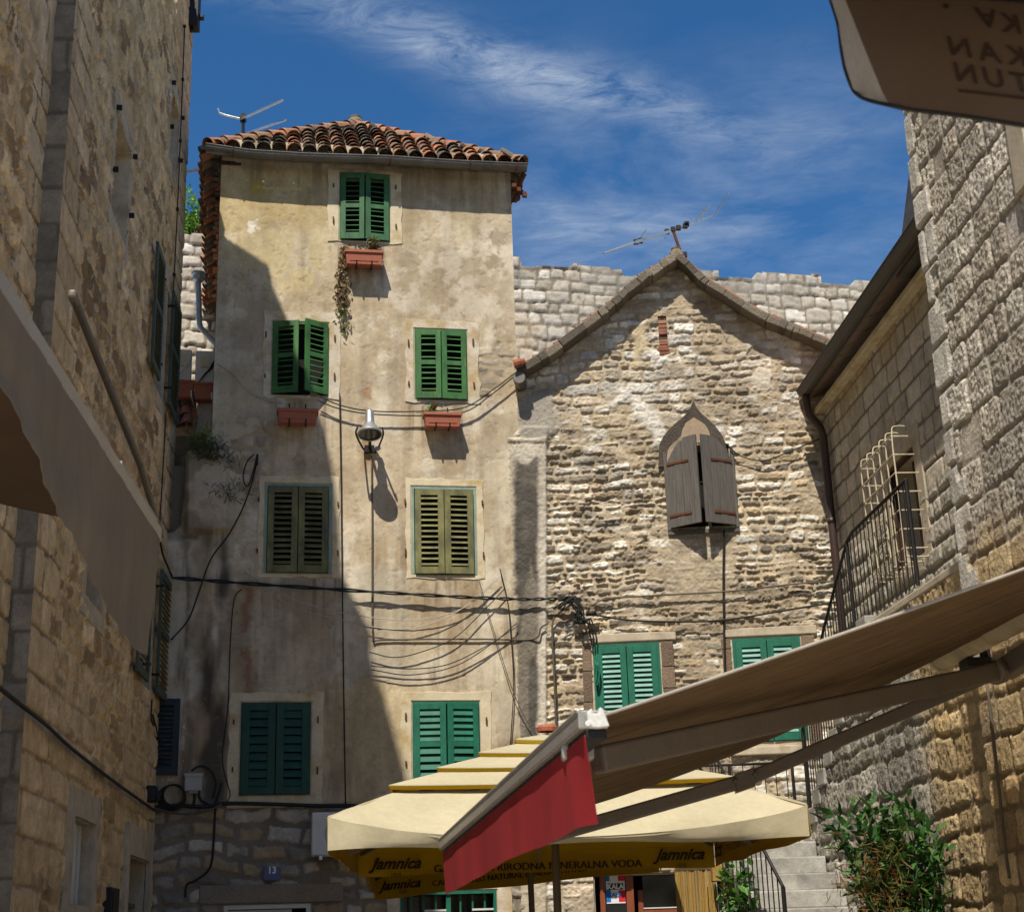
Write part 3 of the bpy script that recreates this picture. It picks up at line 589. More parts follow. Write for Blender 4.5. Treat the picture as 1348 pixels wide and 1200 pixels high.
# ------------------------------------------------------------------ gabled stone house
gable = thing('gabled_house', 'rubble stone house with a steep gable, ogee window and two green shuttered windows', 'house', C.w(2, 0))
GP = [C.uz(*p) for p in ((684, 500), (740, 466), (800, 418), (850, 376), (891, 350), (930, 385), (1000, 428), (1050, 448), (1100, 470))]
GW = C.rect(880, 586, 964, 694); CW1 = C.rect(782, 846, 873, 984); CW2 = C.rect(967, 838, 1060, 977); NICHE = C.rect(867, 417, 879, 468)
CDOOR = C.rect(784, 1148, 962, 1300); CDOOR = (CDOOR[0], CDOOR[1], .02, CDOOR[3])
def field_gable(U, V):
    X, Y = C.px(U, V); mid = fbm(U, V, 3, 4, 134); fi = fbm(U, V, 12, 4, 135, .6)
    wx = X + 22 * (fbm(U, V, 1.8, 4, 131) - .5) * 2; wy = Y + 22 * (fbm(U, V, 1.8, 4, 132) - .5) * 2
    h, col = stones(U, V, 101, (.07, .16), (.11, .40), .028, .014, .042, .034, 26, [(.62, .57, .48), (.50, .42, .31), (.40, .31, .20), (.33, .28, .21), (.25, .215, .165), (.52, .47, .39), (.44, .345, .225), (.17, .145, .115), (.68, .64, .56), (.70, .66, .58)], (.44, .355, .25), (.036, 1.9), .56, .02, .28)
    h2, c2 = stones(U, V, 102, (.12, .22), (.14, .44), .026, .014, .038, .03, 26, [(.60, .56, .49), (.52, .44, .33), (.36, .32, .25), (.43, .35, .24), (.70, .66, .58), (.66, .61, .53)], (.43, .35, .25), (.036, 1.7), .52, .02, .28)
    k = sst(.5, .56, fbm(U, V, .55, 3, 103)); h = h * (1 - k) + h2 * k; col = col + (c2 - col) * k[..., None]
    # eroded dark hollows, strongest left of the window and in bands
    hol = sst(.56, .68, fbm(U * .9, V * 1.35, 3.0, 5, 104, .65)) * (.25 + .65 * np.clip(softrect(wx, wy, 720, 860, 590, 840, 30) + softrect(wx, wy, 860, 1110, 690, 830, 30), 0, 1))
    h = h - .028 * hol; col = mixc(col, hol * .62, (.13, .105, .08))
    dark = sst(.52, .7, fbm(U, V, 1.0, 5, 106)) * .5; col = mixc(col, dark, (.25, .195, .13))
    # mortar smeared flush near the top
    pl = sst(.50, .58, fbm(U, V, 1.2, 4, 105)) * softrect(wx, wy, 800, 1010, 380, 560, 35); h = h + pl * (.03 - h) * .75; col = mixc(col, pl * .65, (.47, .375, .25))
    pl = softrect(wx, wy, 843, 866, 425, 468, 5); h = h + pl * (.04 - h); col = mixc(col, pl * .8, (.52, .42, .26))
    for (a, b, c, d) in ((838, 866, 548, 582), (855, 885, 466, 476), (905, 920, 466, 474), (812, 832, 515, 535)):
        p = softrect(wx, wy, a, b, c, d, 4); h = h + p * (.05 + .02 * fi - h) * .6; col = mixc(col, p * .8, (.68, .64, .57))
    p = softrect(wx, wy, 690, 742, 505, 575, 7); h = h + p * (.05 + .006 * mid - h); col = mixc(col, p * .95, (.33, .30, .25)); col = mixc(col, p * sst(.45, .6, fi) * .5, (.26, .235, .2))
    p = softrect(wx, wy, 990, 1045, 455, 520, 12) * sst(.40, .5, fbm(U * 1 + V * .9, V - U, 2.4, 3, 108)); h = h + p * (.05 - h); col = mixc(col, p * .8, (.63, .56, .45))
    p = softrect(wx, wy, 880, 960, 700, 800, 10) * .7; h = h + p * (.03 - h); col = mixc(col, p * .7, (.40, .33, .235))
    p = softrect(wx, wy, 860, 905, 560, 700, 6); col = mixc(col, p * .35, (.42, .33, .22))
    # pier against the plastered house: dark damp cement with a pale lime edge
    pr = softrect(X, Y + 5 * (mid - .5), 650, 720 + 0 * X, 578, 1300, 1.6); h = h * (1 - pr) + pr * (.07 + .012 * (mid - .5) + .006 * (fi - .5))
    pc = np.ones(U.shape + (3,)) * np.array((.46, .395, .30)); pc = mixc(pc, softrect(X + 5 * (mid - .5) * 2, Y, 680, 711, 592, 975, 4) * (.8 + .2 * mid), (.062, .056, .050)); pc = mixc(pc, softrect(X, Y, 709, 722, 580, 980, 3) * .6, (.58, .53, .45))
    pc = mixc(pc, softrect(wx, wy, 640, 725, 560, 592, 4) * .8, (.60, .54, .44)); pc = mixc(pc, sst(.5, .65, fbm(U * 3, V * .6, 1.4, 4, 109)) * .35, (.30, .25, .19))
    col = col + (pc - col) * pr[..., None]; lg = softrect(X, Y, 655, 722, 563, 584, 2.5); h = h + lg * .03 * (.3 + 1.2 * mid)
    # brighter, squarer walling below the windows
    h = h + .012 * (fbm(U, V, 30, 3, 137, .6) - .5)
    return h, col * (.82 + .36 * fi)[..., None]
keep_g = [(-.3, -.1), (4.75, -.1), (4.75, GP[-1][1] + .02)] + [(u, z + .02) for u, z in reversed(GP)] + [(-.3, GP[0][1] - .05)]
wall('wall', C, lin(-.3, 4.75, .0125), lin(-.1, GP[4][1] + .1, .0125), field_gable, M_STONE, gable, keep_g, [GW, CW1, CW2, NICHE, CDOOR])
m = MB(); m.box(C, -.28, -.25, 0, GP[0][1] - .1, -8, -.08, 0, (.36, .3, .22)); m.box(C, 4.72, 4.75, 0, GP[-1][1] - .1, -5, -.08, 0, (.36, .3, .22)); m.box(C, -.25, 4.72, 0, GP[0][1] - .1, -8.03, -8); m.build('side_wall', M_STONE, gable)
# roof: slab with a worn stone verge
def verge_pts(seed, jit):
    rg = random.Random(seed); up = []
    for (a, b) in zip(GP[:-1], GP[1:]):
        for k in range(6): t = k / 6; up.append((a[0] + (b[0] - a[0]) * t, a[1] + (b[1] - a[1]) * t + rg.uniform(-jit, jit)))
    up.append(GP[-1]); return up
m = MB(); P = verge_pts(4, .012); dz = .13; m.col = (.2, .16, .12)
X = [[C.w(u, z + .10, d) for d in (.30, .1, -.2, -8)] for u, z in P]; m.grid(X, thick=np.array([0, 0, -dz + .02])); m.build('roof', M_TILE, gable)
m = MB(); rg = random.Random(9)
i = 0
while i < len(P) - 1:
    j = min(len(P) - 1, i + rg.choice((1, 2, 2, 3))); j = min(j, (i // 6 + 1) * 6)
    (u0, z0), (u1, z1) = P[i], P[j]; i = j; a = C.w(u0, z0 + .02 + rg.uniform(-.012, .012), .33 + rg.uniform(-.015, .02)); b = C.w(u1, z1 + .02 + rg.uniform(-.012, .012), .33 + rg.uniform(-.015, .02))
    t = (b - a) / np.linalg.norm(b - a); nn = np.cross(t, C.n); nn = nn if nn[2] > 0 else -nn; m.col = tuple(rg.uniform(.8, 1.15) * np.array(rg.choice([(.19, .16, .12), (.15, .125, .09), (.23, .195, .145), (.13, .11, .085)])))
    m.obox((a + b) / 2 - C.n * .14, (b - a) * .505, nn * rg.uniform(.046, .064), C.n * .14)
m.build('stone_verge', M_ROUGH, gable, bevel=.012)
m = MB(); rg = random.Random(12)
for i in range(len(P) - 1):
    (u0, z0), (u1, z1) = P[i], P[i + 1]
    if rg.random() < .12: continue
    m.col = rg.choice([(.36, .12, .06), (.24, .13, .09), (.20, .15, .11), (.42, .17, .09)])
    for d in (.16, -.05, -.26): m.tube([C.w(u0, z0 + .13 + rg.uniform(-.01, .01), d), C.w(u1 + (u1 - u0) * .1, z1 + .12, d)], [.05, .042], 8)
m.build('verge_tiles', M_TILE, gable)
m = MB(); m.col = (.24, .19, .13); a = C.w(GP[4][0], GP[4][1] + .14, .12); m.lathe(a, (0, 0, 1), [(.02, -.07), (.12, -.06), (.10, .02), (.07, .05), (.08, .08), (.03, .10)], 8); m.build('apex_stone', M_ROUGH, gable)
m = MB(); a = C.w(GP[0][0] + .02, GP[0][1] - .10, .36); m.lathe(a, -C.n, [(.0, 0), (.085, .0), (.095, .015), (.09, .04), (.088, .5), (.088, 6)], 14); m.build('gutter', M_ZINC, gable)
m = MB(); m.col = (.36, .12, .06); m.tube([C.w(GP[0][0] - .05, GP[0][1] + .09, .40), C.w(GP[0][0] + .12, GP[0][1] + .13, .40)], [.07, .05], 9); m.build('eave_tile', M_TILE, gable)
# niche stuffed with broken brick
m = MB(); u0, u1, z0, z1 = NICHE; rg = random.Random(5); m.box(C, u0 - .05, u1 + .05, z0 - .05, z1 + .05, -.16, -.12, col=(.05, .035, .025)); z = z0
while z < z1 - .03:
    hh = rg.uniform(.035, .06); s = rg.uniform(-.025, .025); m.col = rg.choice([(.25, .09, .05), (.30, .13, .08), (.18, .08, .05), (.33, .2, .13)]); m.box(C, u0 - .02 + s, u1 + .01 + s * .5, z, z + hh, -.10, rg.uniform(-.01, .045)); z += hh + .008
m.build('brick_niche', M_TILE, gable, bevel=.008)
# ogee hood and plank shutters
zo = lambda X, Y: C.uz(840 + X / 5.456, 520 + Y / 5.456)
OUT = [(145, 525), (148, 440), (152, 365), (180, 310), (215, 265), (262, 218), (310, 180), (345, 145), (375, 105), (395, 50), (420, 105), (455, 145), (500, 182), (545, 225), (575, 262), (605, 305), (630, 365), (648, 440), (655, 500)]
INN = [(205, 520), (205, 460), (213, 405), (232, 372), (258, 345), (285, 326), (308, 300), (318, 255), (340, 210), (398, 168), (450, 200), (480, 220), (500, 250), (512, 280), (520, 325), (555, 340), (580, 365), (605, 400), (628, 470)]
m = MB(); A = [C.w(*zo(*p), .075) for p in OUT]; B = [C.w(*zo(*p), .055) for p in INN]; m.grid([A, B], thick=-C.n * .09)
gw = opening('window', gable, C, GW, .3, M_WOOD, None, 0, d=-.01); m.col = (.10, .082, .065); m.c = [m.col] * len(m.c); m.build('ogee_hood', M_ROUGH, gw, bevel=.008)
m = MB(); m.col = (.43, .32, .22); m.grid([B, [C.w(*zo(400 + (p[0] - 400) * .3, 345), .015) for p in INN]], thick=-C.n * .05); m.build('tympanum', M_STONE, gw)
m = MB(); u0, u1, z0, z1 = GW; m.box(C, u0 - .05, u0 + .0, z0 - .04, z1 - .1, 0, .07); m.box(C, u1 - .0, u1 + .05, z0 - .04, z1 - .1, 0, .07); m.box(C, u0 - .05, u1 + .05, z0 - .10, z0 - .04, -.05, .06); m.build('sill', M_WOOD, gw, bevel=.006)
for sg, hu in ((1, u0 + .005), (-1, u1 - .005)):
    a = radians(31); lf = Loc(C.w(hu, z0 - .01, .06), cos(a) * sg * C.u + sin(a) * C.n, -sin(a) * sg * C.u + cos(a) * C.n); w = (u1 - u0) / 2 / cos(a) - .03; hh = z1 - z0 + .04
    m = MB(); n = 4; xs_ = np.linspace(0, w, n + 1)
    top = lambda x: hh - .30 * max(0, 1 - x / (w * .62)) ** 1.8 + (.03 if x > w * .6 else 0)
    for i in range(n):
        a0, a1 = xs_[i] + .002, xs_[i + 1] - .002; pts = [(a0, 0)] + [(a1, 0)] + [(a1 + (a0 - a1) * t, top(a1 + (a0 - a1) * t)) for t in np.linspace(0, 1, 6)]
        m.prism([lf.w(x, z, .0) for x, z in pts], lf.n * (.03 + .004 * (i % 2)))
    m.build('shutter', M_WOOD, gw, bevel=.003)
    for zz in (.13 * hh, .74 * hh): m = MB(); m.box(lf, .0, w * .72, zz - .016, zz + .016, .035, .043); m.build('strap_hinge', M_RUST, gw)
m = MB(); m.tube([C.w((u0 + u1) / 2 - .12, z0 + .47 * hh, .24), C.w((u0 + u1) / 2 + .12, z0 + .47 * hh, .24)], .008, 6); m.build('latch_hook', M_IRON, gw)
# two green windows with pale slats, dark stone jambs and pale lintels
for r, sd in ((CW1, 3), (CW2, 8)):
    u0, u1, z0, z1 = r; fr = opening('window', gable, C, r, .25, M_TEAL, None, .05, d=.03)
    m = MB(); rg = random.Random(sd); m.col = (.56, .50, .41); m.box(C, u0 - .10, u1 + .22, z1 + .012, z1 + .13, -.1, .055)
    m.build('lintel', M_STRIM, fr, bevel=.012)
    for (a, b) in ((u0 - .14, u0 - .01), (u1 + .01, u1 + .17)):
        z = z0 - .05; m = MB()
        while z < z1 - .05: hh = min(rg.uniform(.28, .45), z1 + .0 - z); m.col = rg.choice([(.20, .135, .09), (.17, .12, .085), (.24, .17, .12)]); m.box(C, a + rg.uniform(-.01, .01), b + rg.uniform(-.01, .01), z, z + hh - .008, -.1, .05); z += hh
        m.build('jamb', M_ROUGH, fr, bevel=.01)
    m = MB(); m.col = (.3, .26, .21); m.box(C, u0 - .12, u1 + .15, z0 - .16, z0 - .055, -.1, .09); m.build('sill', M_STRIM, fr, bevel=.01)
    for sg, hu in ((1, u0 + .052), (-1, u1 - .052)): leaf('shutter', fr, C, hu, sg, z0 + .02, z1 - .055, (u1 - u0) / 2 - .056, 1.5, .015, M_TEAL, sp=.068, st=.085, smat=M_TEALPALE, tilt=58, sd=.034)
# entrance: red-brown glazed doors under the parasols
u0, u1, z0, z1 = CDOOR; fr = opening('doorway', gable, C, CDOOR, .45, M_DKPLAST, M_DARK, .0, d=-.01)
x = lambda p: C.uz(p, 1170)[0]
m = MB(); m.box(C, x(789), x(796), 0.02, z1, -.2, -.12); m.box(C, x(824), x(834), .02, z1, -.2, -.12); m.box(C, x(796), x(824), .02, z1 - .48, -.19, -.13); m.build('door', M_REDWOOD, fr, bevel=.006)
m = MB(); m.box(C, x(839), x(846), .02, z1 - .2, -.3, -.22); m.box(C, x(846), x(912), z1 - .62, z1 - .44, -.3, -.22); m.box(C, x(846), x(912), .02, .9, -.3, -.22); m.build('door', M_REDWOOD, fr, bevel=.006)
m = MB(); m.box(C, x(846), x(912), z1 - .44, z1 - .425, -.3, -.21); m.build('sill_strip', M_WHITE, fr)
m = MB(); m.box(C, x(846), x(912), z1 - .425, z1, -.29, -.28); m.box(C, x(796), x(824), z1 - .48, z1, -.18, -.17); m.build('pane', M_GLASS, fr)
pst = MB(); q = C; a0, a1 = x(797.5), x(822.5); zz = C.uz(810, 1188)[1]; zt_ = C.uz(810, 1150)[1]
pst.box(q, a0, a1, zz, zt_, -.165, -.16); zh = zt_ - zz
pst.box(q, a0, a0 + (a1 - a0) * .24, zz + .02, zz + zh * .48, -.16, -.157, 1); pst.box(q, a1 - (a1 - a0) * .35, a1, zz + .02, zz + zh * .45, -.16, -.157, 2)
pst.box(q, a0, a0 + (a1 - a0) * .2, zt_ - zh * .22, zt_, -.16, -.157, 1); pst.box(q, a1 - (a1 - a0) * .35, a1, zt_ - zh * .22, zt_, -.16, -.157, 2); pst.box(q, a0 + (a1 - a0) * .08, a1 - (a1 - a0) * .08, zt_ - zh * .52, zt_ - zh * .30, -.157, -.154, 3)
poster = tag(pst.build('poster', [M_POSTW, M_POSTB, M_POSTR, M_INK], None), 'blue, white and red poster on the red brown door', 'poster')
def text(name, s, mt, parent, o, ux, uy, size, shear=0., bold=0., spacing=1., align='CENTER', th=.0015, sx=1., dup=0):
    """lettering as flat mesh: o centre of baseline, ux reading direction, uy up"""
    c = bpy.data.curves.new(name, 'FONT'); c.body = s; c.size = size; c.align_x = align; c.shear = shear; c.offset = bold; c.space_character = spacing; c.extrude = 0; c.resolution_u = 3
    t = bpy.data.objects.new(name, c); COL.objects.link(t); dg = bpy.context.evaluated_depsgraph_get(); me = bpy.data.meshes.new_from_object(t.evaluated_get(dg)); bpy.data.objects.remove(t)
    ux, uy, o = np.array(ux, float), np.array(uy, float), np.array(o, float); o0 = wloc(parent); nv = len(me.vertices); cc = np.zeros(nv * 3); me.vertices.foreach_get('co', cc); cc = cc.reshape(-1, 3)
    P = o + cc[:, :1] * ux * sx + cc[:, 1:2] * uy - o0; me.vertices.foreach_set('co', P.ravel()); me.update()
    if dup:
        b_ = bmesh.new(); b_.from_mesh(me); g_ = bmesh.ops.duplicate(b_, geom=b_.verts[:] + b_.edges[:] + b_.faces[:]); bmesh.ops.translate(b_, vec=tuple(ux * dup + np.cross(ux, uy) * .0008), verts=[q_ for q_ in g_['geom'] if isinstance(q_, bmesh.types.BMVert)]); b_.to_mesh(me); b_.free()
    me.name = name; me.materials.clear(); return link(name, me, parent, mt, False)
text('lettering', 'KALA', M_WINK, poster, C.w((a0 + a1) / 2, zt_ - zh * .49, -.151), C.u, (0, 0, 1), .085, bold=.004)
text('lettering', 'KALA', M_POSTB, poster, C.w((a0 + a1) / 2 - .01, zz + zh * .24, -.151), C.u, (0, 0, 1), .07, bold=.003)

# ------------------------------------------------------------------ low house on the right
rh = thing('low_stone_house', 'low squared stone house with brown gutter and a window behind a cream iron grille', 'house', R.w(2, 0))
RW = (R.uz(1176, 685)[0], R.uz(1212, 655)[0], R.uz(1205, 738)[1], R.uz(1184, 604)[1])
def field_low(U, V):
    h, col = stones(U, V, 201, (.24, .30), (.24, .5), .022, .016, .02, .012, 18, [(.50, .44, .35), (.43, .375, .295), (.54, .47, .37), (.46, .39, .30)], (.19, .16, .12), (.012, 2), .12, .01, .12)
    k = sst(7.0, 6.85, V) if False else 1 - sst(6.3, 6.5, V + .25 * (fbm(U, V, 1.2, 2, 207) - .5))
    h2, c2 = stones(U, V, 202, (.20, .28), (.24, .5), .03, .03, .035, .03, 16, [(.45, .41, .34), (.40, .36, .29), (.50, .45, .37)], (.22, .19, .15), (.02, 2), .2, .02, .14)
    h = h + (h2 - h) * k; col = col + (c2 - col) * k[..., None]; col = mixc(col, sst(8.1, 8.7, V) * sst(.35, .6, fbm(U, V, 2, 4, 203)) * .55, (.40, .29, .13))
    return h, col
wall('wall', R, lin(-.1, 8, .018), lin(2.2, 8.85, .018), field_low, M_STONE, rh, None, [RW])
m = MB(); m.box(R, -.12, 8, 0, 8.8, -5, -4.95); m.box(R, 7.95, 8, 0, 8.8, -5, -.03); m.box(R, -.14, -.1, 0, 8.8, -5, -.02); m.build('side_wall', M_STRIM, rh)
m = MB(); m.col = (.3, .2, .14); m.grid([[R.w(u, 8.86, .34), R.w(u, 9.9, -2.4), R.w(u, 8.8, -5)] for u in (-.2, 2, 4, 6, 8)], thick=(0, 0, .08)); m.build('roof', M_TILE, rh)
m = MB(); m.prism([R.w(u, z, .22) for u, z in ((4.1, 8.86), (8, 8.86), (8, 12.0), (6.6, 11.6), (5.2, 10.15))], -R.n * .5); m.build('raised_verge', M_ZINC, rh)
m = MB(); m.box(R, -.1, 8, 8.66, 8.76, -.02, .13); m.build('cornice', M_LIME, rh, bevel=.02)
m = MB(); gutter(m, R.w(.42, 8.86, .38), R.w(8, 8.92, .38), .105); o = m.build('gutter', M_GUTTER, rh); m = MB()
m.tube([R.w(.52, 8.80, .38), R.w(.50, 8.66, .38), R.w(.42, 8.52, .34), R.w(.26, 8.38, .15), R.w(.2, 8.25, .10), R.w(.2, 7.0, .10), R.w(.2, 2.6, .10)], .055, 12)
for z in (7.0, 5.0): m.tube([R.w(.2, z, .10), R.w(.2, z + .07, .10)], .063, 12)
m.build('downpipe', M_PIPE, rh, True)
fr = opening('window', rh, R, RW, .32, M_DKPLAST, M_BLIND, .05, d=.0); u0, u1, z0, z1 = RW
surround('surround', fr, R, RW, .14, .24, .22, .16, M_STRIM, d=.03, j=.004); m = MB()
m.box(R, (u0 + u1) / 2 - .03, (u0 + u1) / 2 + .03, z0, z1 - .05, -.2, -.14); m.box(R, u0 + .04, u1 - .04, z0 + .02, z0 + .08, -.2, -.14); m.box(R, u1 - .12, u1 - .045, z0, z1, -.2, -.13); m.build('sash', M_DKPLAST, fr)
m = MB(); D = .30; ga, gb, gz0, gz1 = u0 - .10, u1 + .12, z0 - .08, z1 + .16
for k in range(6):
    uu = ga + (gb - ga) * k / 5; m.tube(spline([R.w(uu, gz1, .0), R.w(uu, gz1 + .02, D * .8), R.w(uu, gz1 - .10, D), R.w(uu, (gz0 + gz1) / 2, D), R.w(uu, gz0 + .08, D), R.w(uu, gz0, D * .8), R.w(uu, gz0, .0)], 4), .0095, 6)
for k in range(7):
    zz = gz0 + .1 + (gz1 - gz0 - .2) * k / 6; m.tube([R.w(ga, zz, .0), R.w(ga, zz, D + .01), R.w(gb, zz, D + .01), R.w(gb, zz, .0)], .008, 6)
m.build('grille', M_CREAMBAR, fr)

# ------------------------------------------------------------------ tall building on the right
tb = thing('tall_stone_building', 'tall rock faced stone building on the right with a pale window surround', 'building', T.w(2, 0))
TW = (1.80, 2.7, 5.95, 7.7)
def field_tall(U, V):
    h, col = stones(U, V, 301, (.19, .27), (.17, .34), .018, .010, .018, .026, 54, [(.62, .57, .48), (.56, .50, .42), (.66, .60, .52), (.50, .445, .365), (.60, .53, .43)], (.33, .285, .225), (.024, 2.2), .18, .02, .2, skip=.10)
    h2, c2 = stones(U, V, 302, (.20, .26), (.20, .38), .020, .012, .018, .014, 34, [(.56, .41, .215), (.48, .35, .185), (.62, .47, .26), (.42, .295, .155)], (.24, .175, .10), (.02, 2), .2, .02, .18)  # smoother brown lower blocks; the awning's warm glow is put into their colour
    hq, cq = stones(U + 3.0, V, 303, (.26, .34), (.9, 1.0), .02, .012, .035, .006, 22, [(.56, .525, .465), (.52, .485, .43), (.60, .555, .49)], (.33, .285, .225), (.008, 2), .1, 0, .1)
    row = vn(np.zeros_like(V), np.floor((V + .1) / .3), 305); q = (U < .13 + .13 * (row > .45)) & (V > 3.2); q = q.astype(float)
    k = 1 - sst(3.6, 4.2, V + .4 * (fbm(U, V, .8, 3, 306) - .5)); h = h + (h2 - h) * k; col = col + (c2 - col) * k[..., None]
    h = h + (hq - h) * q; col = col + (cq - col) * q[..., None]; col = mixc(col, sst(.55, .7, fbm(U, V, .9, 4, 307)) * .4, (.27, .235, .19))
    return h, col
tu = np.concatenate([lin(0, 2.1, .0105), lin(2.15, 6.5, .05)])
wall('wall', T, tu, np.concatenate([lin(-.1, .9, .05), lin(.95, 7.6, .0105), lin(7.65, 13, .06)]), field_tall, M_ROUGH, tb, None, [TW])
m = MB(); m.col = (.42, .38, .31); m.box(T, 0.0, .03, -.1, 13, -5, .0); m.box(T, .03, 6.5, 12.9, 13, -5, -.01); m.box(T, 0, 6.5, -.1, 13, -5.05, -5); m.build('side_wall', M_ROUGH, tb)
fr = opening('window', tb, T, TW, .3, M_DKPLAST, M_GLASS, .05); surround('surround', fr, T, TW, .21, .21, .24, .24, M_STRIM, d=.05, j=.003)

# ------------------------------------------------------------------ stairs with their retaining wall
st = thing('stone_staircase', 'worn pale stone staircase climbing against a rough retaining wall', 'staircase', (2.6, 14, 0))
def field_ret(U, V):
    h, col = stones(U, V, 401, (.18, .32), (.2, .5), .024, .016, .030, .034, 36, [(.44, .41, .355), (.38, .35, .30), (.50, .46, .40), (.33, .30, .25), (.42, .37, .29)], (.23, .205, .165), (.045, 1.7), .35, .04, .18)
    col = mixc(col, sst(.5, .68, fbm(U, V, 1.1, 4, 402)) * .5, (.17, .155, .13)); return h, col * (1 + sst(3.2, 3.8, U)[..., None] * np.array((.25, 0, -.35)))  # near end tinted brown to stand in for warm light under the awning
prof = [(-.55, -.1), (6.3, -.1), (6.3, 4.28), (2.3, 4.28), (-.5, 2.5), (-.55, 2.5)]
wall('retaining_wall', S, lin(-.55, 6.3, .0165), lin(-.1, 4.3, .0165), field_ret, M_ROUGH, st, prof)
m = MB(); m.col = (.4, .37, .32); m.box(S, -.55, 6.3, 0, 2.45, -1.5, -.06); m.box(S, 2.3, 6.3, 2.4, 4.28, -1.5, -.06); m.build('core', M_ROUGH, st)
rg = random.Random(31)
for k in range(11):
    u = -.5 + .255 * k; z = 2.56 + .17 * (k + 1); m = MB(); m.box(S, u, u + .285, z - .17, z - .004, -1.42, .045 + rg.uniform(-.01, .02)); m.build('step', M_STEP, st, bevel=.012)
m = MB(); m.box(S, 2.3, 6.3, 4.285, 4.36, -1.55, .03); m.build('terrace_slab', M_STRIM, st, bevel=.015)
for j in range(1, 16):
    y = 16.0 - .3 * (15 - j); m = MB(); lo = Loc((0, y, 0), (1, 0, 0), (0, -1, 0)); xr = 3.03 + .089 * (16 - y); m.box(lo, 2.1 + .03 * (16 - y), xr, .17 * j - .17, .17 * j - .003 * (j % 2), -.34, .012 + rg.uniform(-.004, .004)); m.build('step', M_STEP, st, bevel=.014)
lo = Loc((0, 0, 0), (1, 0, 0), (0, 1, 0)); m = MB(); m.box(lo, 2.1, 4.4, 2.3, 2.555, 16.31, 17.0); m.box(lo, 1.98, 4.4, 0, 2.555, 17.0, 20.1); m.build('landing', M_STEP, st, bevel=.012)
def railing(label, pts, foot, sp, group=None, posts=()):
    """pts: rail as 3-d points; foot(P) height of the baluster's foot"""
    r = thing('iron_railing', label, 'railing', (*pts[0][:2], foot(pts[0])), group); m = MB(); m.tube(pts, .016, 8); m.build('handrail', M_IRON, r, True); m = MB()
    P = [np.array(p, float) for p in pts]; acc = 0
    for a, b in zip(P[:-1], P[1:]):
        L_ = np.linalg.norm(b - a); s = acc
        while s < L_: q = a + (b - a) * s / L_; m.tube([q, (q[0], q[1], foot(q))], .0065, 6); s += sp
        acc = s - L_
    lowr = [(p[0], p[1], foot(p) + .12) for p in P]; m.build('balusters', M_IRON, r)
    for p in list(posts): m = MB(); m.tube([p, (p[0], p[1], foot(p))], .02, 8); m.build('post', M_IRON, r)
    return r
su = lambda P: float((np.array(P) - S.o) @ S.u)
railing('black iron railing rising along the upper steps to the grilled window', [S.w(-.42, 3.75, -.04), S.w(.7, 4.62, -.04), S.w(1.75, 5.28, -.04), S.w(1.95, 5.33, -.04), S.w(3.55, 5.36, -.04)], lambda P: max(2.56, min(4.42, 2.6 + .667 * (su(P) + .5))), .115, posts=[S.w(3.55, 5.36, -.04), S.w(-.42, 3.75, -.04), S.w(1.75, 5.28, -.04)])
railing('short black railing beside the lower steps, next to a reed screen', [(2.22, 13.4, 2.02), (2.12, 14.6, 2.72), (2.02, 16.2, 3.6)], lambda P: max(.2, 2.56 - .567 * (16 - P[1])), .21, posts=[(2.22, 13.4, 2.02)])
railing('dark railing along the landing in front of the gabled house', [(1.62, 18.3, 3.60), (3.25, 18.25, 3.60)], lambda P: 2.56, .13, posts=[(1.62, 18.3, 3.6), (2.5, 18.27, 3.6), (3.25, 18.25, 3.6)])
railing('small steep dark railing peeking over the parasol roof', [(1.95, 18.9, 3.55), (2.12, 18.9, 3.80), (2.35, 18.9, 3.45)], lambda P: 2.56, .06)

# ------------------------------------------------------------------ tall building on the left
lb = thing('shaded_stone_building', 'tall shaded tan stone building on the left with quoins and half open shutters', 'building', L.w(-4, 0))
TOPL = [(.42, 16.0), (-1.25, 15.4), (-1.33, 14.32), (-1.72, 14.36), (-2.73, 15.8), (-3.38, 16.7), (-3.57, 16.66), (-4.38, 17.3), (-4.55, 17.1), (-5.58, 17.9), (-6.02, 17.75), (-6.32, 16.95), (-7.7, 18.2), (-8.4, 18.6), (-12, 19.2), (-16, 19.2)]  # out-of-view roofline, stepped so its cast shadow fits the plastered house
LW1 = (L.uz(147, 240)[0], L.uz(168, 245)[0], L.uz(158, 310)[1], L.uz(157, 163)[1]); LW2 = (L.uz(222, 180)[0], L.uz(233.5, 180)[0], L.uz(228, 232)[1], L.uz(228, 128)[1])
SA = (L.uz(202, 410, .08)[0], L.uz(213, 410, .08)[0], L.uz(208, 500, .08)[1], L.uz(208, 322, .08)[1]); SB = (L.uz(223.5, 470, .08)[0], L.uz(235, 470, .08)[0])
SC_ = (L.uz(183, 800, .08)[0], L.uz(198, 800, .08)[0], L.uz(217, 924, .08)[1], L.uz(217, 757, .08)[1]); SD = (L.uz(208, 840, .08)[0], L.uz(226, 840, .08)[0])
LW3 = (SA[1] + .02, SB[0] - .02, SA[2], SA[3]); LW4 = (SC_[1] + .02, SD[0] - .02, SC_[2], SC_[3])
LW5 = (L.uz(89, 1130)[0], L.uz(118, 1130)[0], L.uz(104, 1192)[1], L.uz(104, 1078)[1]); LDO = (L.uz(163, 1160)[0], L.uz(190, 1160)[0], .05, L.uz(176, 1128)[1]); LW6 = (L.uz(110, 780)[0], L.uz(133, 780)[0], L.uz(120, 795)[1], L.uz(120, 715)[1])
UQ = L.uz(45, 700)[0]
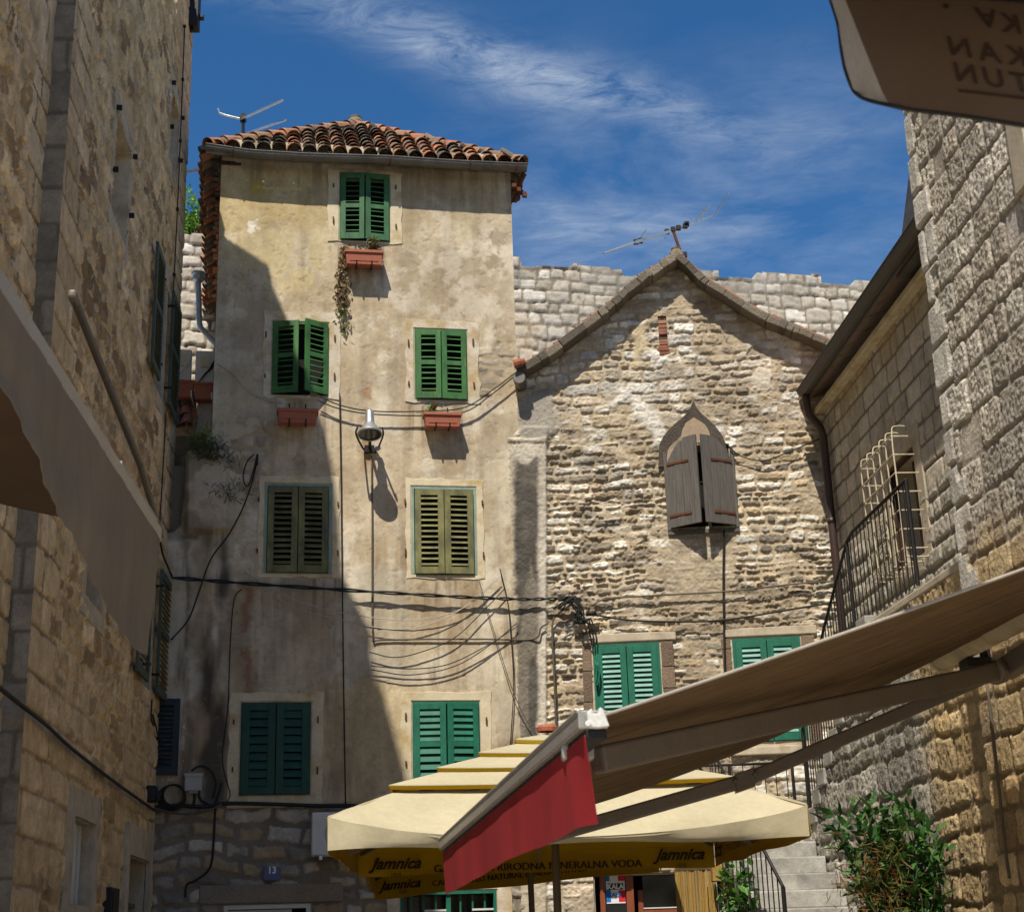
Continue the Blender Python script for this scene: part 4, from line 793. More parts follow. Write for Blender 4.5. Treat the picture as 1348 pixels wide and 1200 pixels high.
def field_left(U, V):
    mid = fbm(U, V, 2.6, 4, 504); fi = fbm(U, V, 11, 4, 505, .6)
    h, col = stones(U, V, 501, (.13, .27), (.2, .6), .024, .018, .032, .03, 18, [(.58, .465, .31), (.48, .375, .245), (.64, .52, .365), (.40, .305, .195), (.28, .205, .13), (.55, .44, .305)], (.60, .49, .34), (.06, 1.5), .5, .02, .2)
    h2, c2 = stones(U, V, 502, (.30, .42), (.45, 1.1), .024, .014, .026, .012, 24, [(.60, .49, .345), (.52, .42, .29), (.65, .54, .40), (.56, .455, .32)], (.20, .155, .10), (.02, 1.6), .2, .012, .14)
    big = np.clip((1 - sst(3.9, 4.4, V + .5 * (mid - .5))) * .6 * sst(.4, .5, fbm(U, V, .6, 3, 506)) + (U > -.42) + (U < UQ + .75 + .3 * (np.floor(V / .36) % 2)), 0, 1)
    h = h + (h2 - h) * big; col = col + (c2 - col) * big[..., None]
    pit = sst(.6, .72, fbm(U, V, 7.5, 5, 509, .65)) * (1 - .7 * big); h = h - .03 * pit; col = mixc(col, pit * .5, (.22, .16, .10)); col = mixc(col, sst(.5, .8, fbm(U, V * .6, 1.0, 5, 507)) * .35, (.36, .275, .18)); col = mixc(col, sst(.55, .7, fbm(U * 1.3, V, 1.9, 4, 508)) * .35, (.50, .40, .27))
    return h, col * (.84 + .32 * fi)[..., None] * np.array((1.10, 1.0, .84))
kl = [(.35, -.1), (.35, 16)] + TOPL[1:] + [(-16, -.1)]
lu = lin(UQ, .35, .026); wall('wall', L, lu, lin(-.1, 19, .026), field_left, M_STONE, lb, kl, [LW1, LW2, LW3, LW4, LW5, LDO, LW6])
wall('near_wall', L, np.concatenate([lin(-16, UQ - 2.6, .08), lin(UQ - 2.55, UQ + .02, .022)]), np.concatenate([lin(-.1, 9.5, .022), lin(9.6, 20, .1)]), lambda U, V: field_left(U + 7.55, V), M_STONE, lb, kl, (), d=-.17)
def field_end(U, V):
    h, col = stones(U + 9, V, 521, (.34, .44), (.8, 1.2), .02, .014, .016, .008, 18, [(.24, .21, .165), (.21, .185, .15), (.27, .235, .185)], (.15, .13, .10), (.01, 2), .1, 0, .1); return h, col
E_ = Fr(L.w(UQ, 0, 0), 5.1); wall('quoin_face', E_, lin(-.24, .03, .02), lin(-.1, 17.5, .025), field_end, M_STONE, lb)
m = MB(); m.col = (.4, .32, .22); m.prism([L.w(u, z, -.6) for u, z in [(.35, -.1)] + [(.35, 16)] + TOPL[1:] + [(-16, -.1)]], -L.n * 6); m.box(L, .33, .355, -.1, 15.9, -.6, -.01); m.build('back_wall', M_STONE, lb)
for r, bk, dp in ((LW1, M_STRIM, .20), (LW2, M_STRIM, .20), (LW3, M_DARK, .3), (LW4, M_DARK, .3), (LW6, M_DARK, .3)):
    fr = opening('window', lb, L, r, dp, M_STRIM, bk, 0); surround('surround', fr, L, r, .17, .15, .30, .2, M_STRIM, d=.022, j=.006, seed=int(r[3] * 10))
    if r in (LW1, LW2):
        m = MB()
        for uu in (r[0] - .08, r[1] + .08):
            for t in (.2, .85): m = MB(); zz = r[2] + t * (r[3] - r[2]) + .2; m.box(L, uu - .02, uu + .02, zz - .025, zz + .025, 0, .08); m.build('hinge_pin', M_IRON, fr)
    for rr, (sa, sb) in ((LW3, (SA, SB)), (LW4, (SC_, SD))):
        if r is rr:
            for s in (sa, sb):
                lf = Loc(L.w(s[0], r[2], .07), L.u, L.n); w = s[1] - s[0]; hh = r[3] - r[2]; m = MB()
                m.box(lf, 0, .07, 0, hh, 0, .035); m.box(lf, w - .07, w, 0, hh, 0, .035); m.box(lf, .07, w - .07, 0, .1, 0, .035); m.box(lf, .07, w - .07, hh - .09, hh, 0, .035); m.box(lf, .07, w - .07, hh * .5, hh * .5 + .08, 0, .035)
                for k in range(int(hh / .07)): m.obox(lf.w(w / 2, .1 + k * .07, .018), lf.u * (w / 2 - .07), (lf.n * .75 - lf.z * .6) * .022, (lf.n * .6 + lf.z * .75) * .004)
                m.build('shutter', M_SHUT, fr)
                for zz in (.14 * hh, .86 * hh): m = MB(); m.tube([lf.w(w if s is sa else 0, zz, -.06), lf.w(w if s is sa else 0, zz, .05)], .018, 6); m.build('hinge', M_IRON, fr)
fr = opening('window', lb, L, LW5, .25, M_STRIM, M_DARK, 0); surround('surround', fr, L, LW5, .2, .2, .26, .18, M_STRIM, d=.05, j=.004); m = MB()
for k in range(9): uu = LW5[0] + (LW5[1] - LW5[0]) * (k + .5) / 9; m.box(L, uu - .028, uu + .028, LW5[2] + .02, LW5[3] - .015, -.10, -.085 + .01 * (k % 2))
m.build('white_slats', M_WHITE, fr)
fr = opening('door', lb, L, LDO, .3, M_STRIM, M_DARK, 0); surround('surround', fr, L, LDO, .22, .24, .34, .0, M_STRIM, d=.06, j=.004)
m = MB(); m.box(L, LDO[0], LDO[1], LDO[3] - .55, LDO[3] - .5, -.15, -.1); m.box(L, LDO[0] + .04, LDO[0] + .1, 0.05, LDO[3] - .02, -.2, -.1); m.build('door_leaf', M_WOOD, fr)
wb = MB(); wb.box(L, L.uz(135, 1185)[0], L.uz(146, 1185)[0], L.uz(140, 1240)[1], L.uz(140, 1168)[1], 0, .09); wb.box(L, L.uz(136.5, 1185)[0], L.uz(144.5, 1185)[0], L.uz(140, 1236)[1], L.uz(140, 1173)[1], .09, .1)
tag(wb.build('wall_cabinet', M_BLACK, None, bevel=.01), 'dark narrow cabinet fixed between the slatted window and doorway', 'cabinet')
lm = MB(); p = L.w(*L.uz(193, 1045), .0); lm.obox(p + L.n * .06, L.u * .10, L.n * .06, np.array([0, 0, .10])); lm.obox(p + L.n * .14 - np.array([0, 0, .02]), L.u * .07, L.n * .03, np.array([0, 0, .06]))
tag(lm.build('wall_spotlight', M_BLACK, None, bevel=.015), 'small black spotlight on the corner of the shaded stone building', 'spotlight')

# ------------------------------------------------------------------ old town wall behind
tw = thing('town_wall', 'pale battered town wall of squared blocks rising behind the houses', 'wall', W.w(0, 0))
WP = [W.uz(*p) for p in ((225, 309), (300, 306), (310, 330), (600, 335), (668, 337), (684, 338), (686, 351), (752, 352), (754, 348), (790, 352), (818, 356), (820, 364), (858, 364), (862, 355), (944, 357), (946, 366), (994, 367), (996, 359), (1078, 362), (1081, 374), (1124, 376), (1126, 368), (1180, 372))]
def field_town(U, V):
    h, col = stones(U, V, 601, (.20, .33), (.24, .5), .026, .022, .05, .035, 14, [(.55, .505, .43), (.47, .42, .35), (.60, .555, .48), (.40, .35, .28), (.52, .46, .375)], (.24, .20, .155), (.055, 1.2), .35, .04, .2)
    X, Y = W.px(U, V); col = mixc(col, softrect(X, Y, 600, 1300, 330, 384, 14) * sst(.38, .6, fbm(U, V, 1.5, 4, 603)) * .6, (.27, .25, .215)); col = mixc(col, softrect(X, Y, 672, 705, 420, 470, 12) * .5, (.48, .36, .22)); return h, col
wall('wall', W, lin(WP[0][0], 8.5, .034), lin(7.5, 15, .034), field_town, M_STONE, tw, [(WP[0][0], 0)] + WP + [(8.6, WP[-1][1]), (8.6, 0)])
m = MB(); m.col = (.52, .47, .39); m.prism([W.w(u, z, -.03) for u, z in [(WP[0][0], 0)] + WP + [(8.6, WP[-1][1]), (8.6, 0)]], -W.n * .9); m.build('core', M_STONE, tw)

# ------------------------------------------------------------------ yard in the gap on the left
gap = Fr(np.array([-4.9, 21.6, 0]), 9.8); gx = lambda x, y, d=0: gap.uz(x, y, d)
yw = thing('yard_wall', 'dark stained wall closing the narrow gap beside the plastered house', 'wall', gap.w(0, 0))
def field_yard(U, V): return stones(U, V, 701, (.15, .28), (.2, .5), .03, .04, .05, .03, 10, [(.24, .20, .15), (.30, .26, .2), (.18, .15, .11)], (.16, .13, .10), (.05, 1.5), .3)  # low stone tones hold the shade of the gap
zy = gx(240, 574)[1]; wall('wall', gap, lin(-1.6, 1.6, .03), lin(0, zy, .03), field_yard, M_STONE, yw)
m = MB(); m.col = (.5, .46, .4); a = gx(258, 575); b = gx(300, 524); m.box(gap, a[0], b[0] + .4, zy - .05, b[1], -.35, -.02); m.box(gap, gx(272, 550)[0], gx(279, 550)[0], zy - .05, b[1] - .01, -.05, .06); m.build('pier', M_STONE, yw)
tr = thing('small_tile_roof', 'little curved terracotta tile roof low in the gap beyond the shutters', 'roof', gap.w(*gx(240, 570))); m = MB(); rng = random.Random(8)
A = gap.w(*gx(224, 572), .25); B = gap.w(*gx(259, 570), .25); tile_face(m, A, B, [(0, 0), (np.linalg.norm(B - A), 0), (np.linalg.norm(B - A), .9), (0, .9)], np.array([0, .5, .8]), rng, sp=.17, row=.22, r=.085, dark=-.35)
m.build('tiles', M_TILE, tr); m = MB(); m.box(gap, gx(220, 570)[0], gx(259, 570)[0], zy - .1, gx(240, 530)[1], -.7, -.25); m.build('base', M_STRIM, tr)
for i, (x0, y0, x1, y1, lab) in enumerate(((225, 459, 251, 501, 'white electric meter cabinet half hidden behind the open shutter'), (258, 461, 282, 505, 'white electric meter cabinet with cables, nearer the tile eave'))):
    bx = thing('meter_cabinet', lab, 'cabinet', gap.w(*gx((x0 + x1) / 2, y1)), 'meter cabinets in the gap'); u0, z1 = gx(x0, y0); u1, z0 = gx(x1, y1); m = MB(); m.box(gap, u0, u1, z0, z1, -.2, .0); m.build('case', M_WHITE, bx, bevel=.015)
    m = MB(); m.box(gap, u0 + .08, u1 - .08, z1 - .28, z1 - .10, .0, .03); m.build('window_box', M_LIME, bx); m = MB()
    for q in range(4): m.tube(spline([gap.w(u0 + .03 * q + .05, z0 + .05 * q, .02), gap.w((u0 + u1) / 2 + .02 * q, z0 + .12 + .03 * q, .05), gap.w(u1, z0 + .28 + .04 * q, .03)], 5), .008, 5)
    m.build('wiring', M_CABLE if i else M_WHITE, bx)
for (x0, y0, x1, y1, lab) in ((228, 501, 255, 524, 'terracotta planter below the half hidden meter cabinet'), (255, 504, 282, 527, 'terracotta planter with white bracket below the wired meter cabinet')):
    u0, z1 = gx(x0, y0, .2); u1, z0 = gx(x1, y1, .2); pl = thing('planter', lab, 'planter', gap.w(u0, z0, .1), 'terracotta planters in the gap'); m = MB()
    m.prism([gap.w(u0 + .03, z0, .05), gap.w(u1 - .03, z0, .05), gap.w(u1, z1, .05), gap.w(u0, z1, .05)], gap.n * .2); m.box(gap, u0 - .01, u1 + .01, z1 - .045, z1, .03, .27); m.build('trough', M_TERRA, pl, bevel=.01)
    m = MB(); m.tube([gap.w(u1 - .04, z0 + .1, .27), gap.w(u1 - .03, z0 + .0, .27), gap.w(u1, z0 - .05, .0)], .012, 6); m.build('bracket', M_WHITE, pl)
dpipe = thing('zinc_downpipe', 'grey zinc rainwater pipe with hopper below the side eave', 'pipe', gap.w(*gx(264, 430))); m = MB()
m.tube(spline([gap.w(*gx(261, 372), .05), gap.w(*gx(262, 400), .05), gap.w(*gx(263, 428), .05), gap.w(*gx(268, 438), .08), gap.w(*gx(288, 460), .1)], 5), .045, 10); m.build('pipe', M_GALV, dpipe, True); m = MB(); m.lathe(gap.w(*gx(261, 374), .05), (0, 0, 1), [(.045, 0), (.09, .04), (.09, .12), (.11, .13), (.11, .17), (.02, .175)], 12); m.build('hopper', M_GALV, dpipe)

# ------------------------------------------------------------------ awning on the left wall
unit = lambda v: np.array(v, float) / np.linalg.norm(v)
A0 = at(206, 701, 7.0); B0 = at(0, 252, 4.08); B0[2] = A0[2]; dL = unit(A0 - B0); La = Fr(A0, math.degrees(atan2(dL[1], dL[0])))
aw = thing('wall_awning', 'taupe canvas awning with a deep hanging valance on the shaded left wall', 'awning', (A0[0], A0[1], A0[2] - .5)); uN = -4.6
hem = sorted([La.uz(*p) for p in ((186, 862), (176, 860), (160, 838), (140, 812), (116, 752), (84, 700), (58, 650), (25, 580), (0, 518))]); hu, hz = [h[0] for h in hem], [h[1] for h in hem]; uE = hu[-1]
rg = random.Random(17); ph = [rg.uniform(0, 6) for _ in range(6)]; P = []
for i in range(150):
    t = i / 149; row = []
    for k in range(22):
        q = k / 21; ut = uN + (0 - uN) * t; ub = uN + (uE - uN) * t; u = ut + (ub - ut) * q; zb = np.interp(ub, hu, hz) if ub > hu[0] else max(hz[0] + (ub - hu[0]) * (hz[1] - hz[0]) / (hu[1] - hu[0]), hz[0] - .12); z = (A0[2] - .03) + (zb - A0[2] + .03) * q
        s = u * 11; d = q * (.008 * sin(s * .8 + ph[0] + q * 1.2) + .006 * sin(s * 2.0 + ph[1] - q) + .003 * sin(s * 5.1 + ph[3] + q * 2)) * (2.4 - 2.0 * q) * (.3 + q) * 1.7 + .008 * sin(q * 9 + u * 3) * q
        row.append(La.w(u, z, d + .02))
    P.append(row)
m = MB(); m.grid(P, thick=-La.n * .002); m.build('valance', M_GREYCAN, aw, True)
m = MB(); m.box(La, uN, .03, A0[2] - .04, A0[2] + .03, -.06, .02); m.box(La, uN, .03, A0[2] + .03, A0[2] + .04, -.05, -.01); m.build('front_bar', M_ALUGR, aw, bevel=.012)
def lproj(P_): v = np.array(P_) - L.o; return float(v @ L.u)
X = []
for i in range(24):
    p = La.w(uN + (-uN) * i / 23, A0[2] + .0, -.05); q = L.w(lproj(p) + .0, A0[2] + .52, .04); X.append([p + (q - p) * t + np.array([0, 0, -.06 * sin(pi * t)]) for t in np.linspace(0, 1, 10)])
m = MB(); m.grid(X, thick=(0, 0, .003)); m.build('fabric', M_BROWNCAN, aw, True)
m = MB(); m.box(L, lproj(La.w(uN, 0)) - .1, lproj(A0) + .05, A0[2] + .44, A0[2] + .66, 0, .14); m.build('cassette', M_ALUGR, aw, bevel=.03)
Lb = Fr(A0 - La.n * .22, math.degrees(atan2(dL[1], dL[0]))); m = MB(); ap = [Lb.hit(97, 392), Lb.hit(140, 500), Lb.hit(184, 610), Lb.hit(212, 705)]
for a, b in zip(ap[:-1], ap[1:]): m.bar(a, b, .03, .04)
m.build('folding_arm', M_GUTTER, aw, bevel=.008); m = MB(); m.obox(ap[0], unit(ap[1] - ap[0]) * .04, La.n * .02, np.array([0, 0, .02])); m.build('arm_joint', M_ALUBR, aw, bevel=.012)
m = MB(); m.box(La, -.9, .02, A0[2] + .06, A0[2] + .075, -.055, .0)
for k in range(9): m.box(La, -.86 + k * .1, -.83 + k * .1, A0[2] + .074, A0[2] + .079, -.054, -.001, 1)
m.build('striped_edge', [M_PALECAN, M_SHUT], aw)

# ------------------------------------------------------------------ big retractable awning on the right
N0 = at(782, 955, 5.2); F0 = at(590, 1116, 9.3); K0 = at(1241, 868, 9.2)
pn = np.cross(F0 - N0, K0 - N0); r_ = ray(1348, 750); Q0 = CAMP + r_ * (((N0 - CAMP) @ pn) / (r_ @ pn))
tt = ((T.o + .12 * T.n - N0) @ T.n) / ((Q0 - N0) @ T.n); K1 = N0 + (Q0 - N0) * tt
ra = thing('retractable_awning', 'large brown retractable awning with red valance on folding arms', 'awning', (N0[0], N0[1], N0[2] - .3))
X = []
for i in range(46):
    s = i / 45; a = N0 + (F0 - N0) * s; b = K1 + (K0 - K1) * s
    X.append([a + (b - a) * t + np.array([0, 0, .02 - (.10 * s + .02) * sin(pi * t) + .008 * sin(s * 40) * sin(pi * t)]) for t in np.linspace(0, 1, 24)])
m = MB(); m.grid(X, thick=(0, 0, .003)); m.build('fabric', M_AWN, ra, True)
m = MB(); m.tube([p + np.array([0, 0, .004]) for p in X[0]], .0065, 6); m.build('edge_binding', M_PALECAN, ra, True)
for i in (9, 18, 27, 36): m = MB(); m.tube([p + np.array([0, 0, -.001]) for p in X[i]], .0035, 5); m.build('seam', M_AWN, ra)
bd = unit(F0 - N0); bp = unit(np.cross(bd, (0, 0, 1))); bp = bp if bp[0] < 0 else -bp          # bp: out towards the square
bf = Loc(N0, bd, bp); bl = float(np.linalg.norm(F0 - N0)); zof = lambda u: 0
slope = (F0 - N0)[2] / bl
m = MB()
for (z0, z1, d0, d1, mi) in ((-.01, .055, -.05, .055, 0), (-.045, -.01, -.045, .03, 1)): m.obox((N0 + F0) / 2 + np.array([0, 0, (z0 + z1) / 2]) + bp * (d0 + d1) / 2, (F0 - N0) / 2, bp * (d1 - d0) / 2, np.array([0, 0, (z1 - z0) / 2]), mi)
m.tube([N0 + bp * .05 + np.array([0, 0, .05]), F0 + bp * .05 + np.array([0, 0, .05])], .012, 6, 0); m.build('front_bar', [M_ALUGR, M_BLACK], ra, bevel=.008)
m = MB(); c = N0 - bd * .012
m.prism([c + bp * a * .46 + np.array([0, 0, b * .55 + .008]) for a, b in ((.07, .055), (.03, .085), (.02, .05), (-.02, .05), (-.03, .09), (-.055, .08), (-.10, -.03), (-.02, -.04), (.06, -.035))], -bd * .03); m.lathe(c - bd * .03 + bp * .03 + np.array([0, 0, -.0]), -bd, [(.0, .006), (.012, .006), (.012, 0)], 8); m.build('end_cap', M_WHITE, ra, bevel=.004)
X = []; rg = random.Random(4)
for i in range(90):
    s = i / 89; a = N0 + (F0 - N0) * s + bp * .035 - np.array([0, 0, .03]); hgt = .285 - .05 * s + .008 * sin(s * 9 + .5) ; row = []
    for k in range(14):
        q = k / 13; dd = q * (.006 * sin(s * 17 + 1) + .003 * sin(s * 47) - .01) - .05 * q * max(0, 1 - s / .05) ** 2; row.append(a + bp * dd - bd * (-.10 * q * max(0, 1 - s / .10)) - np.array([0, 0, hgt * q]))
    X.append(row)
m = MB(); m.grid(X, thick=-bp * .002); m.build('valance', M_RED, ra, True)
m = MB(); m.tube([K0 + np.array([0, 0, .02]), K1 + np.array([0, 0, .02])], .085, 14); m.tube([K0 - unit(K1 - K0) * .02 + np.array([0, 0, .02]), K0 + unit(K1 - K0) * .0 + np.array([0, 0, .02])], .10, 14); m.build('roller', M_LIME, ra, True)
m = MB(); kd = unit(K1 - K0)
for s in (.35, 1.3, 2.6): m = MB(); m.obox(K0 + kd * s - T.n * .05 - np.array([0, 0, .10]), kd * .07, T.n * .08, np.array([0, 0, .03])); m.obox(K0 + kd * s - T.n * .11 - np.array([0, 0, .02]), kd * .05, T.n * .015, np.array([0, 0, .13])); m.build('wall_bracket', M_IRON, ra, bevel=.008)
def arm(a, b, w, h): m = MB(); m.bar(a, b, w, h); o = m.build('folding_arm', M_ALUBR, ra, bevel=.012); return o
aA = at(786, 1000, 5.55); aB = at(1312, 884, 8.3); o = arm(aA, aB, .07, .10)
m = MB(); m.lathe(aB - unit(aB - aA) * .03, unit(aB - aA), [(.0, -.02), (.062, -.02), (.07, .0), (.07, .07), (.06, .09), (.05, .2), (.0, .2)], 12); m.bar(aB + unit(aB - aA) * .1, aB + unit(aB - aA) * .1 + np.array([.5, -.9, .28]), .09, .12); m.build('arm_elbow', M_ALUBR, o, bevel=.01)
m = MB(); m.obox(aA + np.array([-.07, 0, .03]), np.array([.06, 0, 0]), np.array([0, .04, 0]), np.array([0, 0, .03])); m.build('arm_joint', M_ALUGR, o, bevel=.01)
c1 = at(620, 1129, 9.15); c2 = at(980, 1027, 9.05); c3 = at(1292, 893, 9.0); o = arm(c1, c2, .06, .085); arm(c2, c3, .055, .08)
m = MB(); m.obox(c2, unit(c3 - c1) * .06, np.array([0, .04, 0]), np.array([0, 0, .055])); m.tube([c2 + np.array([.06, -.06, .03]), c2 + np.array([.06, .05, .03])], .016, 8); m.tube([c2 + np.array([-.06, -.06, -.005]), c2 + np.array([-.06, .05, -.005])], .013, 8); m.build('arm_elbow', M_ALUBR, o, bevel=.008)

# ------------------------------------------------------------------ brown canopy overhead on the right
cz = thing('brown_canopy', 'dark brown canopy flap with mirrored faint lettering hanging overhead', 'canopy', at(1200, 60, 3.3)); CY = Fr(at(1220, 80, 3.3), 0)
fl = Fr(at(1220, 80, 3.3), -6); q = lambda x, y, d=0: fl.w(*fl.uz(x, y, d), d)
edge = [(1112, -30), (1113, 0), (1122, 22), (1135, 55), (1150, 92), (1163, 124), (1172, 139), (1200, 145), (1250, 151), (1300, 158), (1348, 166), (1460, 184)]
top = [(1112, -60), (1200, -60), (1460, -60)]
m = MB(); pts = [q(*p) for p in edge] + [q(1460, -260), q(1112, -260)]; m.prism(pts, -fl.n * .003); m.build('flap', M_BROWNCAN, cz)
m = MB(); P1_ = [(1113, -2), (1124, 22), (1137, 55), (1151, 92), (1163, 124), (1172, 139)]; P2_ = [(1090, -12), (1103, 30), (1107, 60), (1112, 88), (1119, 109), (1126, 122)]
m.grid([[q(*a) for a in P1_], [q((a[0] + b[0]) / 2, (a[1] + b[1]) / 2, -.10) for a, b in zip(P1_, P2_)], [q(*b, -.16) for b in P2_]], thick=-fl.n * .003); m.build('side_flap', M_PALECAN, cz, True)  # pale canvas puts the sunlight on this side into the colour
m = MB(); hemp = [q(*b, -.16) for b in [(1088, -40)] + P2_] + [q(1140, 131, -.08)] + [q(*e) for e in edge[6:]]; m.tube(spline(hemp, 4), .0055, 6); m.build('hem', M_BLACK, cz, True)
m = MB(); m.grid([[q(1090, -70, -.9), q(1460, -70, -.9)], [q(1090, -20, .0), q(1460, 10, .0)], [q(1090, -60, .5), q(1460, -40, .5)], [q(1090, -300, 1.2), q(1460, -300, 1.2)]]); m.build('canopy_top', M_BROWNCAN, cz)
m = MB(); m.bar(q(1255, -9, .03), q(1460, 6, .03), .016, .016); m.build('rod', M_BLACK, cz); m = MB(); m.lathe(q(1245, 9, .004), fl.n, [(.006, 0), (.006, .004), (0, .004)], 8); m.build('eyelet', M_INK, cz)
ur = unit(q(1340, 104) - q(1240, 90)); zz = np.array([0, 0, 1.]); kx = .06 * 0
def mir(s, x, y, sz, flip=1): text('lettering', s, M_LETTER, cz, q(x, y, .004), -ur, zz * flip + ur * .10 * flip * -1, sz * 1.18, bold=.0012, align='CENTER')
mir('A', 1296, 12, .066, -1); mir('K', 1334, 43, .066); mir('N', 1266, 74, .066); mir('A', 1305, 81, .066); mir('K', 1342, 86, .066); mir('N', 1274, 108, .064); mir('U', 1311, 114, .064); mir('T', 1346, 120, .064)
m = MB(); m.bar(q(1262, 119, .004), q(1420, 137, .004), .003, .006); m.build('underline', M_LETTER, cz)

# ------------------------------------------------------------------ parasols
def parasol(label, o, yaw, hw, hd, zt, zb, za, pitch, sag, roll, texts, pole_u, pole_d, tiersets, group='cream parasols in the square'):
    f0 = Fr(o, yaw); ca, sa = cos(radians(roll)), sin(radians(roll)); zt0 = zt
    class F2: pass
    zax = -f0.u * sa + np.array([0, 0, ca]); cp_, sp_ = cos(radians(pitch)), sin(radians(pitch)); f = Loc(f0.o + np.array([0, 0, zt]), f0.u * ca + np.array([0, 0, sa]), f0.n * cp_ + zax * sp_, zax * cp_ - f0.n * sp_)
    r = thing('parasol', label, 'parasol', (o[0], o[1], 0), group); zb -= zt; za -= zt; C4 = [(-1, 1), (1, 1), (1, -1), (-1, -1)]
    def tier(fo, fi, lift, s_, name, skirt, inlift=0.):
        m = MB()
        for k in range(4):
            a, b = np.array(C4[k]), np.array(C4[(k + 1) % 4]); G = []
            for i in range(25):
                t = i / 24; e = a + (b - a) * t; row = []
                for j in range(17):
                    g = j / 16; ff = fo + (fi - fo) * g; sg_ = s_ if k == 0 or fo < .9 else .03; z = za * (1 - ff) ** 1.0 + lift * (1 - g) + inlift * g - sg_ * (1 - (2 * t - 1) ** 2) ** .8 * (1 - g) ** 1.35 - .10 * (1 - (2 * t - 1) ** 2) * sin(pi * g) * (fo - fi) + (.010 * sin(t * 17 + k + g * 3) * (1 - g) + .009 * sin(t * 41 + g * 9) * g * (1 - g) * 3 - .018 * abs(sin(g * 7 + t * 5)) * (1 - abs(2 * t - 1))) * (fo > .9)
                    bulge = 1 + (.035 * (1 - (2 * t - 1) ** 2) * (1 - g) ** 2 if fo > .9 else 0)
                    row.append(f.w(e[0] * hw * ff * bulge, z, e[1] * hd * ff * bulge))
                G.append(row)
            m.grid(G, 0, thick=-f.z * .005, mat2=1)
            if skirt:
                E = [[g_[0] - f.z * .004, g_[0] - f.z * skirt + (np.array(f.w(0, za * (1 - fo), 0)) - g_[0]) * .02] for g_ in G]; m.grid(E, 1)
        m.build(name, [M_CANVAS, M_YELLOW], r, True)
    tier(1.0, tiersets[0][1], 0, sag, 'canopy', 0)
    for fo, fi in tiersets[1:]: tier(fo, fi, .065, .012, 'vent_tier', .028, .02)
    
    for c in C4: m = MB(); m.tube([f.w(c[0] * hw * q_, za * (1 - q_) - .001, c[1] * hd * q_) for q_ in (1.0, tiersets[0][1] + .05)], .007, 5); m.build('seam', M_CANVAS, r)
    vs = []
    for k, nm in enumerate(('n', 'e', 's', 'w')):
        a, b = np.array(C4[k]), np.array(C4[(k + 1) % 4]); G = []; nv = f.n * (a + b)[1] / 2 + f.u * (a + b)[0] / 2
        for i in range(60):
            t = i / 59; e = a + (b - a) * t; row = []
            w4 = 1 - (2 * t - 1) ** 2; z4 = -(sag if k == 0 else .03) * w4 ** .8; b4 = (hd if k % 2 == 0 else hw) * .035 * w4
            for j in range(7): q_ = j / 6; row.append(f.w(e[0] * hw, z4 + (zb - z4) * q_ + .010 * q_ * sin(t * 14 + k * 2), e[1] * hd) + nv * (b4 * (1 - q_) ** .5 + q_ * (.010 * sin(t * 19 + k) + .006 * sin(t * 43)) + .002))
            G.append(row)
        m = MB(); m.grid(G, 1, thick=nv * .003, mat2=0); vs.append(m.build('valance', [M_CANVAS, M_YELLOW], r, True))
    m = MB(); m.tube([f0.w(pole_u, 0, pole_d), f.w(pole_u, za * .97, pole_d)], .032, 10); pl = m.build('pole', M_ALUBR, r, True)
    m = MB(); m.lathe(f.w(0, za + .05, 0), f.z, [(.08, -.02), (.085, .01), (.07, .03), (.03, .035), (0, .035)], 12); m.build('finial', M_TERRA, r)
    m = MB()
    for c in C4 + [(0, 1), (1, 0), (0, -1), (-1, 0)]: m.bar(f.w(pole_u * .5, za * .86, pole_d * .5), f.w(c[0] * hw * .985, -.03 - (0.1 if 0 in c else 0), c[1] * hd * .985), .02, .028)
    m.build('ribs', M_ALUBR, r); m = MB(); m.box(f0, pole_u - .3, pole_u + .3, 0, .09, pole_d - .3, pole_d + .3); m.build('base', M_STEP, r, bevel=.02)
    for side, u, z, s, size, wd_, sh, bo in texts:
        if side == 's': o_, ux = f.w(u, z - zt0 + (.17 if pitch else 0) - (.17 if pitch else 0) + 0, -hd + .030), f.u
        else: o_, ux = f.w(hw - .030, z - zt0, u), f.n
        t = text('lettering', s, M_INK, vs[2 if side == 's' else 1], o_, ux, f.z, size, shear=sh, bold=bo, dup=.006 if size > .07 and not sh else 0)
        cc = np.zeros(len(t.data.vertices) * 3); t.data.vertices.foreach_get('co', cc); cc = cc.reshape(-1, 3); w0 = cc @ ux; k = wd_ / (w0.max() - w0.min()); mid = (w0.max() + w0.min()) / 2
        cc += ((w0 - mid) * (k - 1))[:, None] * ux; t.data.vertices.foreach_set('co', cc.ravel())
    return r
# first: near edge 10 m away, far edge 13.6 m
c0 = (at(425, 1084, 10) + at(1075, 1064, 10)) / 2; U1 = Fr((c0[0] - .095, 11.8), 3.0); hw, hd = 1.57, 1.8
fa = Fr(U1.w(0, 0, -hd), 3.0); tx = []
def tpos(x, y): u, z = fa.uz(x, y); return u, z
for (x, y, s, size, x0, x1, sh, bo) in ((521, 1143, 'Jamnica', .135, 486, 556, .45, .004), (521, 1154, '- 1828 -', .05, 511, 534, 0, 0), (708, 1144, 'GAZIRANA PRIRODNA MINERALNA VODA', .088, 572, 846, 0, 0), (894, 1131, 'Jamnica', .135, 860, 929, .45, .004), (896, 1141, '- 1828 -', .05, 884, 906, 0, 0)):
    u, z = tpos(x, y); tx.append(('s', u, z, s, size, tpos(x1, y)[0] - tpos(x0, y)[0], sh, bo))
tx += [('e', -1.45, 2.29, 'fizz', .17, .42, .5, .004), ('e', -.35, 2.30, 'PRIRODNA MINERALNA', .085, 1.35, 0, .0)]
